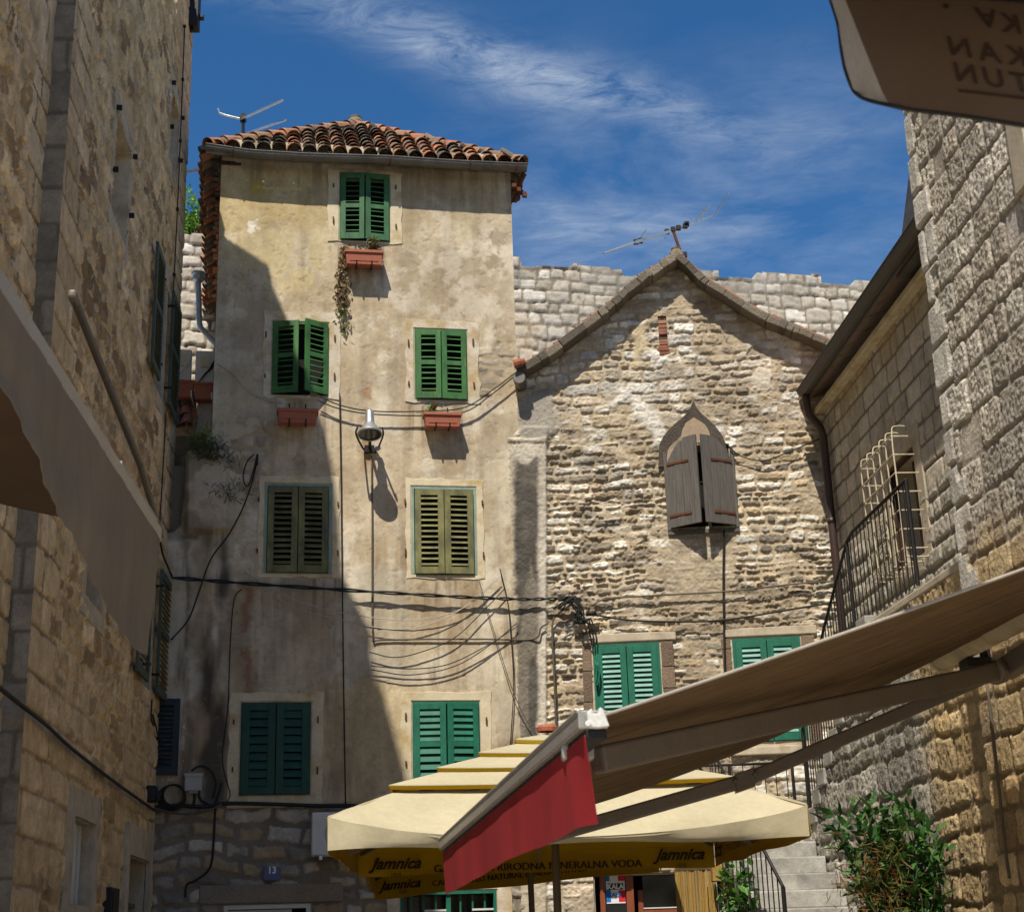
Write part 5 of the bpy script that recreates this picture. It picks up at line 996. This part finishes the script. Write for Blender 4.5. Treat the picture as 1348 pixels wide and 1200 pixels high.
parasol('cream tiered parasol with printed yellow lining, nearest under the red awning', U1.o[:2], 3.0, hw, hd, 2.43, 2.22, 3.16, 0, .17, 0, tx, .03, .0, [(1, .72), (.76, .51), (.55, .31), (.355, .14), (.17, .02)])
b0 = at(487, 1184, 17.1); b1 = at(868, 1146, 17.25); yw2 = math.degrees(atan2(b1[1] - b0[1], b1[0] - b0[0])); ln2 = float(np.linalg.norm(b1 - b0)); rl = math.degrees(atan2(b1[2] - b0[2], ln2)); mid = (b0 + b1) / 2
f2 = Fr(mid, yw2); cen = f2.w(0, 0, 1.55); tx2 = []
zv = mid[2] + .235
for (x, y, s, size, x0, x1, sh, bo) in ((524, 1171, 'Jamnica', .135, 497, 554, .45, .004), (527, 1177, '- 1828 -', .05, 518, 536, 0, 0), (668, 1160, 'CARBONATED NATURAL MINERAL WATER', .088, 568, 772, 0, 0)):
    u = f2.uz(x, y)[0]; z = mid[2] + .085 if 'J' in s else mid[2] + .03 if '1' in s else mid[2] + .075; tx2.append(('s', u, z, s, size, f2.uz(x1, y)[0] - f2.uz(x0, y)[0], sh, bo))
tx2 = [(a_, b_, c_ + .17, *d_) for a_, b_, c_, *d_ in tx2]
parasol('cream parasol tilted slightly, farther back behind the first parasol', cen[:2], yw2, 1.58, 1.55, zv + .17, mid[2] + .17, zv + .77, 6.3, .12, rl, tx2, f2.uz(703, 1180, 1.55)[0], 0, [(1, .6), (.64, .3), (.34, .03)])

# ------------------------------------------------------------------ fittings on the walls
lamp = thing('wall_lamp', 'silver conical floodlight leaning out on a bracket from the plastered wall', 'lamp', H.w(*H.uz(487, 596)))
lc = H.hit(487, 572, .52); ax = unit(np.array([0, 0, -1.]) * .974 + H.n * .225); up = -ax
m = MB(); m.lathe(lc, up, [(.165, 0), (.172, .012), (.165, .03), (.12, .10), (.085, .15), (.065, .20), (.058, .36), (.045, .40), (.0, .405)], 20); m.build('housing', M_GALV, lamp, True)
m = MB(); m.lathe(lc, up, [(.0, .012), (.155, .012)], 20); m.lathe(lc, up, [(.155, .0), (.17, -.006), (.176, .01), (.17, .02)], 20, 1); m.build('lens', [M_GLASS, M_GALV], lamp)
m = MB(); wp = H.w(*H.uz(487, 592), .0); sx = H.u * .17
for s in (-1, 1): m.tube(spline([lc + s * sx + up * .12, lc + s * sx * 1.1 + up * .02 - H.n * .05, wp + s * sx * .6 + H.n * .06, wp + s * sx * .3], 4), .014, 6)
m.obox(wp + H.n * .03, H.u * .08, H.n * .03, np.array([0, 0, .05])); m.tube([wp, lc + up * .05], .022, 8); m.build('bracket', M_IRON, lamp); m = MB()
m.lathe(wp + H.u * .1 + H.n * .08, H.n, [(.0, 0), (.04, 0), (.05, .05), (.0, .06)], 10); m.build('junction_box', M_GREYBOX, lamp)
def flower_box(label, x0, x1, y0, y1):
    u0, z1 = H.uz(x0, y0, .27); u1, z0 = H.uz(x1, y1, .27); b = thing('flower_box', label, 'flower box', H.w((u0 + u1) / 2, z0, .15), 'terracotta flower boxes under the upper windows'); m = MB(); z = (z0 + z1) / 2
    for d0, s in ((.09, 1),):
        m.add([H.w(u0 + .02, z0, .10), H.w(u1 - .02, z0, .10), H.w(u1 - .02, z0, .25), H.w(u0 + .02, z0, .25), H.w(u0, z1, .08), H.w(u1, z1, .08), H.w(u1, z1, .27), H.w(u0, z1, .27)], [(0, 1, 2, 3), (0, 1, 5, 4), (1, 2, 6, 5), (2, 3, 7, 6), (3, 0, 4, 7), (4, 5, 6, 7)])
    m.box(H, u0 - .012, u1 + .012, z1 - .04, z1 + .004, .26, .285); m.box(H, u0 - .012, u1 + .012, z1 - .04, z1 + .004, .065, .085); m.box(H, u0 - .014, u0 + .004, z1 - .04, z1 + .004, .085, .26); m.box(H, u1 - .004, u1 + .014, z1 - .04, z1 + .004, .085, .26)
    m.box(H, u0 + .06, u1 - .06, z0 + .05, z0 + .056, .256, .262); m.build('trough', M_TERRA, b, bevel=.008)
    m = MB(); m.box(H, u0 + .02, u1 - .02, z1 - .02, z1 + .006, .09, .255); m.build('soil', M_SOIL, b)
    for uu in (u0 + .16, u1 - .16):
        m = MB(); m.tube([H.w(uu, z1 + .16, .02), H.w(uu, z1 + .06, .05), H.w(uu, z0 - .01, .09), H.w(uu, z0 - .01, .27), H.w(uu, z0 + .05, .28)], .010, 6); m.build('bracket', M_IRON, b)
    return b, (u0, u1, z0, z1)
fb1, r1 = flower_box('terracotta flower box with dry shrubs below the topmost window', 455, 504, 328, 348)
fb2, r2 = flower_box('empty terracotta flower box below the half opened second-row shutters', 366, 418, 537, 556)
fb3, r3 = flower_box('terracotta flower box with one small red flower below the second-row window', 559, 607, 542, 561)
def blade(m, b, d, n, L_, W_, col, bend=.3):
    b, d, n = np.array(b), unit(d), np.array(n, float); s = unit(np.cross(d, n) + 1e-6); n = np.cross(s, d); P = []
    for t, w in ((0, .12), (.35, 1), (.7, .75), (1, .05)):
        c = b + d * L_ * t - n * bend * L_ * t * t; P += [c - s * W_ * w / 2, c + s * W_ * w / 2 + n * .0]
    m.add(P, [(0, 1, 3, 2), (2, 3, 5, 4), (4, 5, 7, 6)], 0, col)
def rv(rg): return np.array([rg.gauss(0, 1) for _ in range(3)])
def jc(c, rg, a=.3): k = rg.uniform(1 - a, 1 + a); return tuple(min(.9, q * k * rg.uniform(.92, 1.08)) for q in c)
def tuft(m, c, rad, n, L_, W_, cols, rg, up=.5):
    for _ in range(n):
        d = unit(rv(rg) + np.array([0, 0, up])); blade(m, np.array(c) + rv(rg) * rad * .5, d, rv(rg), L_ * rg.uniform(.6, 1.3), W_ * rg.uniform(.7, 1.2), jc(rg.choice(cols), rg), rg.uniform(.0, .6))
rg = random.Random(21); m = MB(); u0, u1, z0, z1 = r1; tuft(m, H.w(u1 - .13, z1 + .10, .17), .09, 170, .07, .03, [(.16, .14, .05), (.22, .17, .06), (.10, .10, .04)], rg); tuft(m, H.w(u0 + .2, z1 + .05, .17), .04, 30, .07, .02, [(.2, .15, .08)], rg); m.build('dry_shrub', M_LEAF, fb1)
m = MB(); u0, u1, z0, z1 = r3; tuft(m, H.w(u0 + .12, z1 + .07, .17), .05, 70, .07, .03, [(.12, .22, .05), (.2, .25, .05)], rg); tuft(m, H.w(u0 + .15, z1 + .13, .19), .02, 14, .05, .03, [(.5, .03, .02)], rg); m.build('flower', M_LEAF, fb3)
vine = thing('hanging_vine', 'dry brown vine trailing down the plaster from the topmost flower box', 'plant', H.w(*H.uz(450, 470)))
m = MB(); mv = MB(); rg = random.Random(33)
for k in range(7):
    px0 = rg.uniform(452, 460); pts = []; yE = rg.uniform(380, 462); x = px0
    for i in range(9): t = i / 8; x = px0 - 6 * sin(t * 3) + rg.uniform(-5, 4) * t; pts.append(H.w(*H.uz(x, 330 + (yE - 330) * t), .09 - .05 * t))
    sp_ = spline(pts, 4); mv.tube(sp_, .006, 5)
    for p in sp_:
        for _ in range(2):
            zr = p[2]; cset = [(.20, .13, .06), (.26, .18, .09), (.15, .10, .05)] if not (H.uz(450, 436)[1] < zr < H.uz(450, 405)[1]) else [(.16, .24, .05), (.22, .17, .07), (.12, .2, .05)]
            blade(m, p + rv(rg) * .035, rv(rg) + np.array([0, 0, -1.0]), H.n + rv(rg) * .4, rg.uniform(.035, .08), rg.uniform(.02, .04), jc(rg.choice(cset), rg), .4)
mv.build('stems', M_BARK, vine); m.build('leaves', M_LEAF, vine)
ac = thing('air_conditioner', 'white air conditioner unit on the wall beside the parasol corner', 'air conditioner', H.w(*H.uz(430, 1124)))
u0, u1, z0, z1 = H.rect(410, 1068, 480, 1125, .40); m = MB(); m.box(H, u0, u1, z0, z1, .08, .40); m.build('case', M_WHITE, ac, bevel=.02); m = MB(); m.lathe(H.w((u0 + u1) / 2 + .05, (z0 + z1) / 2, .402), H.n, [(.22, 0), (.22, .012), (.20, .012), (.20, .0)], 24)
for k in range(5): m.lathe(H.w((u0 + u1) / 2 + .05, (z0 + z1) / 2, .402), H.n, [(.03 + .035 * k, .0), (.03 + .035 * k, .008), (.038 + .035 * k, .008), (.038 + .035 * k, 0)], 20)
m.build('fan_guard', M_GREYBOX, ac); m = MB(); m.box(H, u0 + .1, u0 + .14, z0 - .05, z0 - .002, 0, .42); m.box(H, u1 - .14, u1 - .1, z0 - .05, z0 - .002, 0, .42); m.build('bracket', M_GALV, ac)
jb = MB(); u0, u1, z0, z1 = H.rect(243, 1018, 266, 1040, .12); jb.box(H, u0, u1, z0, z1, .0, .12); jb.box(H, u0 - .01, u1 + .01, z1 - .04, z1 + .01, -.01, .13); jb.box(H, u0 + .05, u1 - .05, z0 - .03, z0, .03, .09)
tag(jb.build('junction_box', M_GREYBOX, None, bevel=.008), 'grey junction box above the coiled black cable', 'junction box')
np_ = MB(); u0, u1, z0, z1 = H.rect(347, 1141, 369, 1158, .06); np_.box(H, u0, u1, z0, z1, .0, .065); np_.box(H, u0 + .01, u1 - .01, z0 + .01, z1 - .01, .065, .068)
pl = tag(np_.build('house_number_plate', M_BLUEPL, None, bevel=.004), 'small blue enamel house number plate on the rubble wall', 'number plate'); text('lettering', '13', M_WINK, pl, H.w((u0 + u1) / 2, z0 + .085, .0695), H.u, (0, 0, 1), .115, bold=.003)
nv = opening('navy_window', None, H, NAVW, .2, M_NAVY, M_DARK, .03); tag(nv, 'blue black louvred shutter at the foot of the house beside the shaded building', 'shutter'); u0, u1, z0, z1 = NAVW; leaf('shutter', nv, H, u1 - .02, -1, z0 + .02, z1 - .02, .50, 3, .02, M_NAVY, sp=.055, tilt=55)

# ------------------------------------------------------------------ aerials
an = thing('television_aerial', 'bent television aerial on a mast behind the tile roof', 'aerial', at(320, 195, 23)); Y_ = 23.
m = MB(); m.tube([at(320, 200, Y_), at(320, 150, Y_)], .028, 8); m.obox(at(320, 156, Y_), np.array([.05, 0, 0]), np.array([0, .05, 0]), np.array([0, 0, .06])); m.build('mast', M_IRON, an)
m = MB(); m.tube([at(287, 143, Y_), at(289, 149, Y_), at(297, 152, Y_), at(318, 157, Y_), ], .018, 7); m.bar(at(318, 157, Y_), at(372, 132, Y_ - 1.2), .035, .03); m.bar(at(324, 176, Y_), at(376, 158, Y_ - 1.0), .03, .03); m.build('boom', M_ALU, an)
rd = thing('aerial_rod', 'white aerial rod sticking out below the left eave', 'aerial', at(250, 226, 21)); m = MB(); m.tube([at(240, 226.5, 21), at(275, 221.5, 21.4)], .03, 7); m.build('rod', M_WHITE, rd); m = MB(); m.obox(at(272, 222, 21.3), np.array([.03, 0, 0]), np.array([0, .05, 0]), np.array([0, 0, .07])); m.build('clamp', M_IRON, rd)
an = thing('television_aerial', 'tilted television aerial on a rusty mast above the gable apex', 'aerial', at(904, 354, 20.9)); q = lambda x, y, dy=0: at(x, y, 20.9 + dy)
m = MB(); m.tube([q(906, 362), q(885, 300)], .024, 8); m.tube([q(898, 352), q(895, 338)], .015, 6); m.build('mast', M_RUST, an)
m = MB(); m.tube([q(795, 333.5, -.5), q(836, 319, -.25)], .012, 6); m.bar(q(836, 319, -.25), q(906, 297, .12), .035, .04); m.bar(q(906, 297, .12), q(942, 282, .35), .022, .025); m.build('boom', M_ALU, an); m = MB()
for x, y in ((837, 318.5), (843, 317), (878, 305), (886, 302), (893, 300), (902, 297.5), (904, 295)): m.obox(q(x, y), np.array([.035, 0, .0]), np.array([0, .03, 0]), np.array([0, 0, .035]))
m.obox(q(899, 336), np.array([.06, 0, 0]), np.array([0, .04, 0]), np.array([0, 0, .04])); m.build('clamp', M_BLACK, an); m = MB()
for a, b in (((940, 284), (959, 254)), ((916, 289), (933, 271)), ((921, 286), (935, 269)), ((900, 283), (911, 288)), ((840, 317), (851, 302)), ((878, 312), (868, 318))): m.tube([q(*a, .2), q(*b, -.5)], .007, 5)
m.build('elements', M_ALU, an)

# ------------------------------------------------------------------ cables
hp = lambda pts, d=.03: [H.w(*H.uz(x, y, d), d) for x, y in pts]; cp = lambda pts, d=.09: [C.w(*C.uz(x, y, d), d) for x, y in pts]; lp = lambda pts, d=.05: [L.w(*L.uz(x, y, d), d) for x, y in pts]
m = MB(); b = hp([(226, 760), (330, 768), (480, 778), (600, 785), (672, 788)], .10) + cp([(722, 788), (758, 786)], .15); s_ = spline(b, 14)
for ph_ in (0, pi): m.tube([p + np.array([0, .012 * cos(i * .55 + ph_), .016 * sin(i * .55 + ph_)]) for i, p in enumerate(s_)], .0135, 6)
tag(m.build('twisted_cable', M_CABLE, None, True), 'thick twisted black cable strung across both sunlit facades', 'cable')
cable('cable', 'straight black cable running down the plaster below the half opened shutters', hp([(447, 517), (449, 640), (451, 800), (453, 940), (455, 1060)]), .0095)
cable('thin_wire', 'upper of two dark wires sagging over the lamp between upper windows', hp([(418, 520), (447, 533), (490, 541), (560, 541), (612, 536), (650, 512), (682, 488)], .12), .009)
cable('thin_wire', 'lower of two dark wires sagging over the lamp between upper windows', hp([(418, 527), (447, 538), (490, 545), (560, 547), (612, 542), (650, 517), (682, 491)], .10), .009)
cable('thin_wire', 'pale wire arching over the shaded plaster left of the second-row shutters', hp([(287, 480), (305, 490), (322, 510), (345, 524), (372, 530)]), .007, M_PCABLE)
cable('thin_wire', 'pale wire sagging below the olive shutters, topmost of the pale pair', hp([(322, 752), (380, 786), (450, 806), (540, 816), (610, 800), (655, 762)], .08), .006, M_PCABLE)
cable('thin_wire', 'pale wire sagging below the olive shutters, lowest of the pale pair', hp([(322, 754), (380, 796), (450, 816), (530, 828), (600, 806), (658, 758)], .08), .006, M_PCABLE)
cable('wall_conduit', 'rusty conduit down from the lamp and along the plaster to the pier', hp([(489, 600), (490, 680), (490, 760), (491, 838), (500, 842), (560, 841), (640, 841), (690, 842)]) + cp([(708, 838), (712, 826), (722, 820)], .12), .012, M_GCABLE, n=4)
cable('thin_wire', 'dark wire curving up to the pier, highest of three under the conduit crossing', hp([(486, 858), (520, 865), (560, 856), (600, 838), (640, 800), (664, 775)], .08), .0075)
cable('thin_wire', 'dark wire curving up to the pier, middle of three', hp([(488, 876), (540, 880), (590, 874), (640, 850), (678, 826)], .08), .0075)
cable('thin_wire', 'dark wire curving up to the pier, lowest of three', hp([(488, 881), (540, 888), (600, 876), (650, 845), (680, 820)], .08), .0075)
cable('guy_wire', 'pale straight wire slanting from the olive shutters down to the parasol top', hp([(630, 762), (650, 830), (672, 900)], .1) + cp([(690, 942), (712, 975)], .15), .006, M_GCABLE)
cable('guy_wire', 'black wire hanging along the pier beside the plastered house', hp([(658, 748), (668, 790), (672, 830)], .06) + cp([(676, 900), (672, 980)], .14), .008)
cable('power_cable', 'thick black cable bundle along the rubble base below the bottle green shutters', hp([(204, 1062), (235, 1060), (270, 1061), (300, 1057), (360, 1058), (420, 1060), (500, 1060)], .07), .028)
cable('power_cable', 'grey cable looping below the black bundle by the junction box', hp([(204, 1063), (225, 1069), (250, 1071), (275, 1066), (292, 1058)], .10), .014, M_GCABLE)
cable('cable', 'black cable dropping down the rubble wall left of the number plate', hp([(292, 1030), (284, 1060), (281, 1110), (276, 1142), (258, 1158), (246, 1164), (244, 1180)], .08), .016)
m = MB()
for k in range(4):
    c = H.uz(226 + k, 1049 - k, .1); m.tube([H.w(c[0] + (.17 - .012 * k) * cos(a), c[1] + (.16 - .01 * k) * sin(a), .07 + .02 * k) for a in np.linspace(0, 2 * pi, 26)], .013, 6)
tag(m.build('cable_coil', M_CABLE, None, True), 'coil of black cable hung left of the grey junction box', 'cable coil')
m = MB(); m.tube(spline(hp([(256, 1040), (256, 1052), (254, 1062)], .06), 4), .02, 6); m.tube(spline(hp([(261, 1040), (264, 1052), (276, 1059)], .06), 4), .018, 6); m.tube(spline(hp([(252, 1014), (262, 1008), (276, 1012), (284, 1030), (280, 1050)], .05), 5), .014, 6); tag(m.build('power_cable', M_CABLE, None, True), 'short black leads looping round the grey junction box', 'cable')
cable('cable', 'black cable slanting down from the chimney breast past the stained corner', hp([(338, 610), (330, 640), (318, 672), (300, 705), (278, 735), (262, 778), (248, 815), (225, 842)], .10), .0105)
m = MB(); m.tube(spline(hp([(334, 598), (325, 608), (320, 628), (326, 640), (334, 618), (338, 600)], .09), 6), .010, 6); m.tube(hp([(339, 598), (338, 612)], .1), .018, 6); tag(m.build('wire_loop', M_CABLE, None, True), 'loose loop of black wire above the left olive shutters', 'cable')
cable('thin_wire', 'thin dark wire hanging down the black stain left of the lower shutters', hp([(318, 775), (308, 790), (303, 850), (300, 930), (293, 990), (296, 1020), (303, 1045), (296, 1058)], .05), .008)
cable('cable', 'black cable dropping straight from below the ogee window', cp([(953, 698), (952, 760), (953, 830), (955, 900), (958, 985)]), .013)
cable('cable', 'olive cable stapled across the rubble, upper of two between window rows', cp([(778, 797), (800, 788), (870, 783), (960, 778), (1050, 768), (1110, 764)], .1), .012, M_GCABLE)
cable('cable', 'black cable sagging across the rubble just above the lower green windows', cp([(776, 808), (830, 816), (900, 818), (960, 815), (1040, 802), (1108, 791)], .12), .014)
cable('thin_wire', 'thin dark wires draped right of the ogee window', cp([(955, 583), (975, 600), (1005, 606), (1035, 596), (1085, 575)], .1), .009)
m = MB(); rg = random.Random(77)
for k in range(9): m.tube(spline(cp([(735 + rg.uniform(-8, 8), 800 + rg.uniform(-12, 4)), (752 + rg.uniform(-4, 8), 785 + rg.uniform(0, 8)), (766 + rg.uniform(-5, 5), 806 + rg.uniform(-9, 9)), (758 + rg.uniform(-6, 6), 816 + rg.uniform(-6, 6)), (775 + rg.uniform(-5, 4), 818 + rg.uniform(-4, 4))], .12 + .02 * k), 5), .012, 6)
for k in range(3): m.tube(spline(cp([(772 + 3 * k, 815), (776 + 4 * k, 830), (779 + 3 * k, 848)], .12), 4), .010, 6)
m.obox(C.w(*C.uz(779, 810), .15), C.u * .07, C.n * .03, np.array([0, 0, .03])); tag(m.build('cable_tangle', M_CABLE, None, True), 'tangle of black cables where the twisted line meets the rubble facade', 'cable tangle')
m = MB(); m.tube(spline(cp([(784, 870), (783, 885), (786, 902), (789, 885), (786, 872), (785, 900)], .13), 4), .014, 6); tag(m.build('cable_coil', M_TEAL, None, True), 'small green coil of cable hanging on the left green window', 'cable coil')
cable('wall_conduit', 'grey vertical conduit up the gabled house beside the pier', cp([(733, 985), (730, 900), (727, 825), (735, 808), (752, 795)], .11), .016, M_GCABLE)
m = MB()
for dz in (0, .05): m.tube(spline(lp([(-120, 803), (0, 906 - 30 * dz), (60, 953), (95, 985), (150, 1028), (203, 1066)], .06 + dz), 6), .017, 6)
tag(m.build('power_cable', M_CABLE, None, True), 'pair of black cables slanting along the shaded stone building', 'cable')
m = MB(); s_ = spline(lp([(243, 35), (240, 120), (236, 220), (231, 330), (226, 420)], .05), 6); m.tube(s_, .009, 6)
for k in range(0, len(s_), 5): m.obox(s_[k], L.u * .016, L.n * .02, np.array([0, 0, .02]))
tag(m.build('cable', M_CABLE, None), 'clipped black cable down the far edge of the shaded building', 'cable')
m = MB(); m.tube(spline(lp([(218, 545), (215, 610), (210, 690), (206, 740)], .05), 5), .009, 6); m.tube(spline(lp([(209, 700), (214, 728), (222, 748), (228, 762)], .10), 5), .014, 6); tag(m.build('cable', M_CABLE, None), 'short black cable joining the awning tip to the twisted line', 'cable')
m = MB(); m.tube(spline(lp([(200, 920), (199, 945), (203, 955), (201, 940), (210, 975)], .08), 5), .010, 6); tag(m.build('chain', M_IRON, None), 'loose wire hanging under the lower open shutters of the shaded building', 'wire')
hw_ = MB(); p = L.w(*L.uz(249, 8), .06); hw_.obox(p, L.u * .12, L.n * .10, np.array([0, 0, .40])); hw_.tube([p - np.array([0, 0, .45]), p + np.array([0, 0, .5])], .03, 6); hw_.obox(p + L.n * .12 + np.array([0, 0, -.2]), L.u * .05, L.n * .05, np.array([0, 0, .03])); tag(hw_.build('shutter_frame', M_BLACK, None, bevel=.01), 'black metal shutter edge at the very top of the shaded corner', 'shutter')
cable('wall_conduit', 'thin brown pipe running down the shaded blocks under the big awning', [T.w(-.02 + .30, 3.05, .06), T.w(.27, 2.6, .06), T.w(.24, 2.1, .06), T.w(.22, 1.9, .05)], .010, M_GCABLE)
# shades inside the entrance and the reed screen
rs = thing('reed_screen', 'tall yellow reed mat screen beside the red brown doors', 'screen', (1.8, 16.8, 0)); lo = Loc((0, 16.8, 0), (1, 0, 0), (0, -1, 0)); m = MB(); rg = random.Random(3); X0, X1, ZT = at(889, 1150, 16.8)[0], at(942, 1150, 16.8)[0], at(915, 1128, 16.8)[2]; x = X0
while x < X1: w = rg.uniform(.012, .02); m.tube([lo.w(x + rg.uniform(-.004, .004), 0.02, rg.uniform(0, .012)), lo.w(x + rg.uniform(-.006, .006), ZT + rg.uniform(-.03, .02), rg.uniform(0, .012))], w * .55, 5); x += w
m.build('reeds', M_REED, rs); m = MB()
for z in (.4, 1.1, 1.7, ZT - .12): m.box(lo, X0, X1, z - .012, z + .012, .015, .022)
m.build('binding', M_BARK, rs)
rg = random.Random(6)
for k, (x0, x1, y0, y1, lb_) in enumerate(((938, 953, 1137, 1160, 'small tan box topmost beside the reed screen'), (953, 966, 1160, 1182, 'tan box in the middle beside the reed screen'), (965, 985, 1178, 1205, 'larger tan box lowest beside the railing foot'))):
    a, b = at(x0, y1, 16.55), at(x1, y0, 16.55); m = MB(); m.box(Loc((0, 16.55, 0), (1, 0, 0), (0, -1, 0)), a[0], b[0], a[2] if k < 2 else 1.7, b[2], -.12, .06); bx = m.build('sign_box', M_REED, None, bevel=.01); tag(bx, lb_, 'box', 'tan boxes on posts by the reed screen')
    pm = MB(); pm.tube([((a[0] + b[0]) / 2, 16.58, 0), ((a[0] + b[0]) / 2, 16.58, a[2] if k < 2 else 1.7)], .02, 6); pm.build('post', M_IRON, bx)

# ------------------------------------------------------------------ plants
def shrub(name, label, base, tips, nleaf, L_, W_, cols, rg, stems=True, dry=None, cat='shrub'):
    r = thing(name, label, cat, base); m = MB(); ms = MB()
    for tip in tips:
        tip = np.array(tip); b = np.array(base) + np.array([rg.uniform(-.06, .06), rg.uniform(-.06, .06), 0]); midp = b + (tip - b) * .5 + np.array([rg.uniform(-.08, .08), rg.uniform(-.08, .08), .12]); s = spline([b, midp, tip], 10); ms.tube(s, [.016 * (1 - .75 * i / (len(s) - 1)) for i in range(len(s))], 6)
        for i, p in enumerate(s):
            t = i / (len(s) - 1)
            if t < .35: continue
            dirn = unit(s[min(i + 1, len(s) - 1)] - s[max(i - 1, 0)])
            for _ in range(int(nleaf * t)):
                d = unit(rv(rg) + dirn * .7 + np.array([0, 0, .25])); blade(m, p + rv(rg) * .03, d, np.array([0, 0, 1.]) + rv(rg) * .4, L_ * rg.uniform(.6, 1.25), W_ * rg.uniform(.75, 1.2), jc(rg.choice(cols), rg, .35), rg.uniform(.1, .5))
    ms.build('stems', M_BARK, r, True); m.build('leaves', M_LEAF, r)
    if dry:
        md = MB(); c, rad, n, dc = dry
        for _ in range(n):
            p = np.array(c) + np.array([rg.gauss(0, rad[0]), rg.gauss(0, rad[1]), rg.gauss(0, rad[2])]); d = unit(rv(rg) * .8 + np.array([0, 0, -.4])); blade(md, p, d, rv(rg), rg.uniform(.05, .14), rg.uniform(.006, .012), jc(rg.choice(dc), rg), .3)
        md.build('dry_fronds', M_LEAF, r)
    return r
rg = random.Random(50); YB = 11.9; tips = [at(x, y, YB + rg.uniform(-.35, .35)) for x, y in ((1095, 1078), (1110, 1092), (1128, 1074), (1150, 1062), (1165, 1080), (1178, 1052), (1196, 1062), (1210, 1076), (1222, 1096), (1238, 1118), (1150, 1104), (1180, 1100), (1205, 1118), (1228, 1142), (1190, 1136), (1165, 1122), (1215, 1165), (1175, 1085), (1140, 1084))]
shrub('leafy_shrub', 'leafy green shrub with rusty dry fronds at the foot of the stair wall', (2.95, 11.9, 0), tips, 11, .13, .044, [(.03, .10, .018), (.045, .14, .025), (.02, .065, .014), (.08, .18, .035)], rg, dry=(at(1160, 1170, 11.75), (.13, .13, .20), 1300, [(.10, .13, .03), (.16, .13, .035), (.24, .10, .03), (.2, .085, .03), (.12, .15, .04)]))
rg = random.Random(51); shrub('stair_plant', 'small bright green plant behind the bars of the lower stair railing', (2.02, 14.9, .5), [(2.0 + rg.uniform(-.16, .16), 14.9 + rg.uniform(-.3, .3), rg.uniform(1.5, 2.3)) for _ in range(9)], 6, .10, .05, [(.08, .2, .03), (.12, .28, .05), (.05, .13, .03)], rg, cat='plant')
rg = random.Random(52); tuft_o = thing('wall_weeds', 'green weeds sprouting on top of the old chimney breast', 'plant', H.w(*H.uz(270, 600), .1)); m = MB()
for (x, y, n, cs_) in ((266, 578, 260, [(.14, .2, .04), (.22, .26, .05), (.09, .13, .03)]), (275, 596, 420, [(.06, .075, .025), (.10, .11, .03), (.14, .11, .05)]), (290, 604, 160, [(.09, .08, .04), (.06, .06, .03)]), (262, 594, 120, [(.1, .12, .03)]), (292, 650, 110, [(.05, .07, .02), (.08, .1, .03)]), (306, 650, 60, [(.06, .08, .02)])):
    c = H.w(*H.uz(x, y, .12), .12)
    for _ in range(n): p = c + H.u * rg.gauss(0, .10) + np.array([0, 0, rg.gauss(0, .07)]) + H.n * rg.gauss(0, .06); blade(m, p, rv(rg) * .7 + np.array([0, 0, rg.choice([-.6, .7])]), rv(rg), rg.uniform(.05, .15), rg.uniform(.006, .016), jc(rg.choice(cs_), rg), .4)
m.build('leaves', M_LEAF, tuft_o)
tr = thing('background_tree', 'bright green treetop showing above the town wall in the gap', 'tree', (at(254, 292, 31)[0], 31, 0)); rg = random.Random(53); m = MB(); c0 = at(256, 296, 31)
for _ in range(60):
    cc_ = c0 + np.array([rg.gauss(0, .42), rg.gauss(0, .5), rg.gauss(0, .22)]); 
    for _ in range(42): blade(m, cc_ + rv(rg) * .11, rv(rg), rv(rg), rg.uniform(.08, .14), rg.uniform(.05, .08), jc(rg.choice([(.10, .24, .02), (.16, .34, .03), (.06, .15, .02), (.22, .38, .05)]), rg), .3)
m.build('crown', M_LEAF, tr); m = MB(); s_ = spline([(c0[0], 31, 0), (c0[0] + .1, 31, 7), (c0[0], 31, c0[2])], 6); m.tube(s_, [.2 - .15 * i / (len(s_) - 1) for i in range(len(s_))], 8)
for k in range(5): m.tube([s_[-3], c0 + np.array([rg.uniform(-.5, .5), rg.uniform(-.4, .4), rg.uniform(-.1, .25)])], [.05, .015], 6)
m.build('trunk', M_BARK, tr, True)
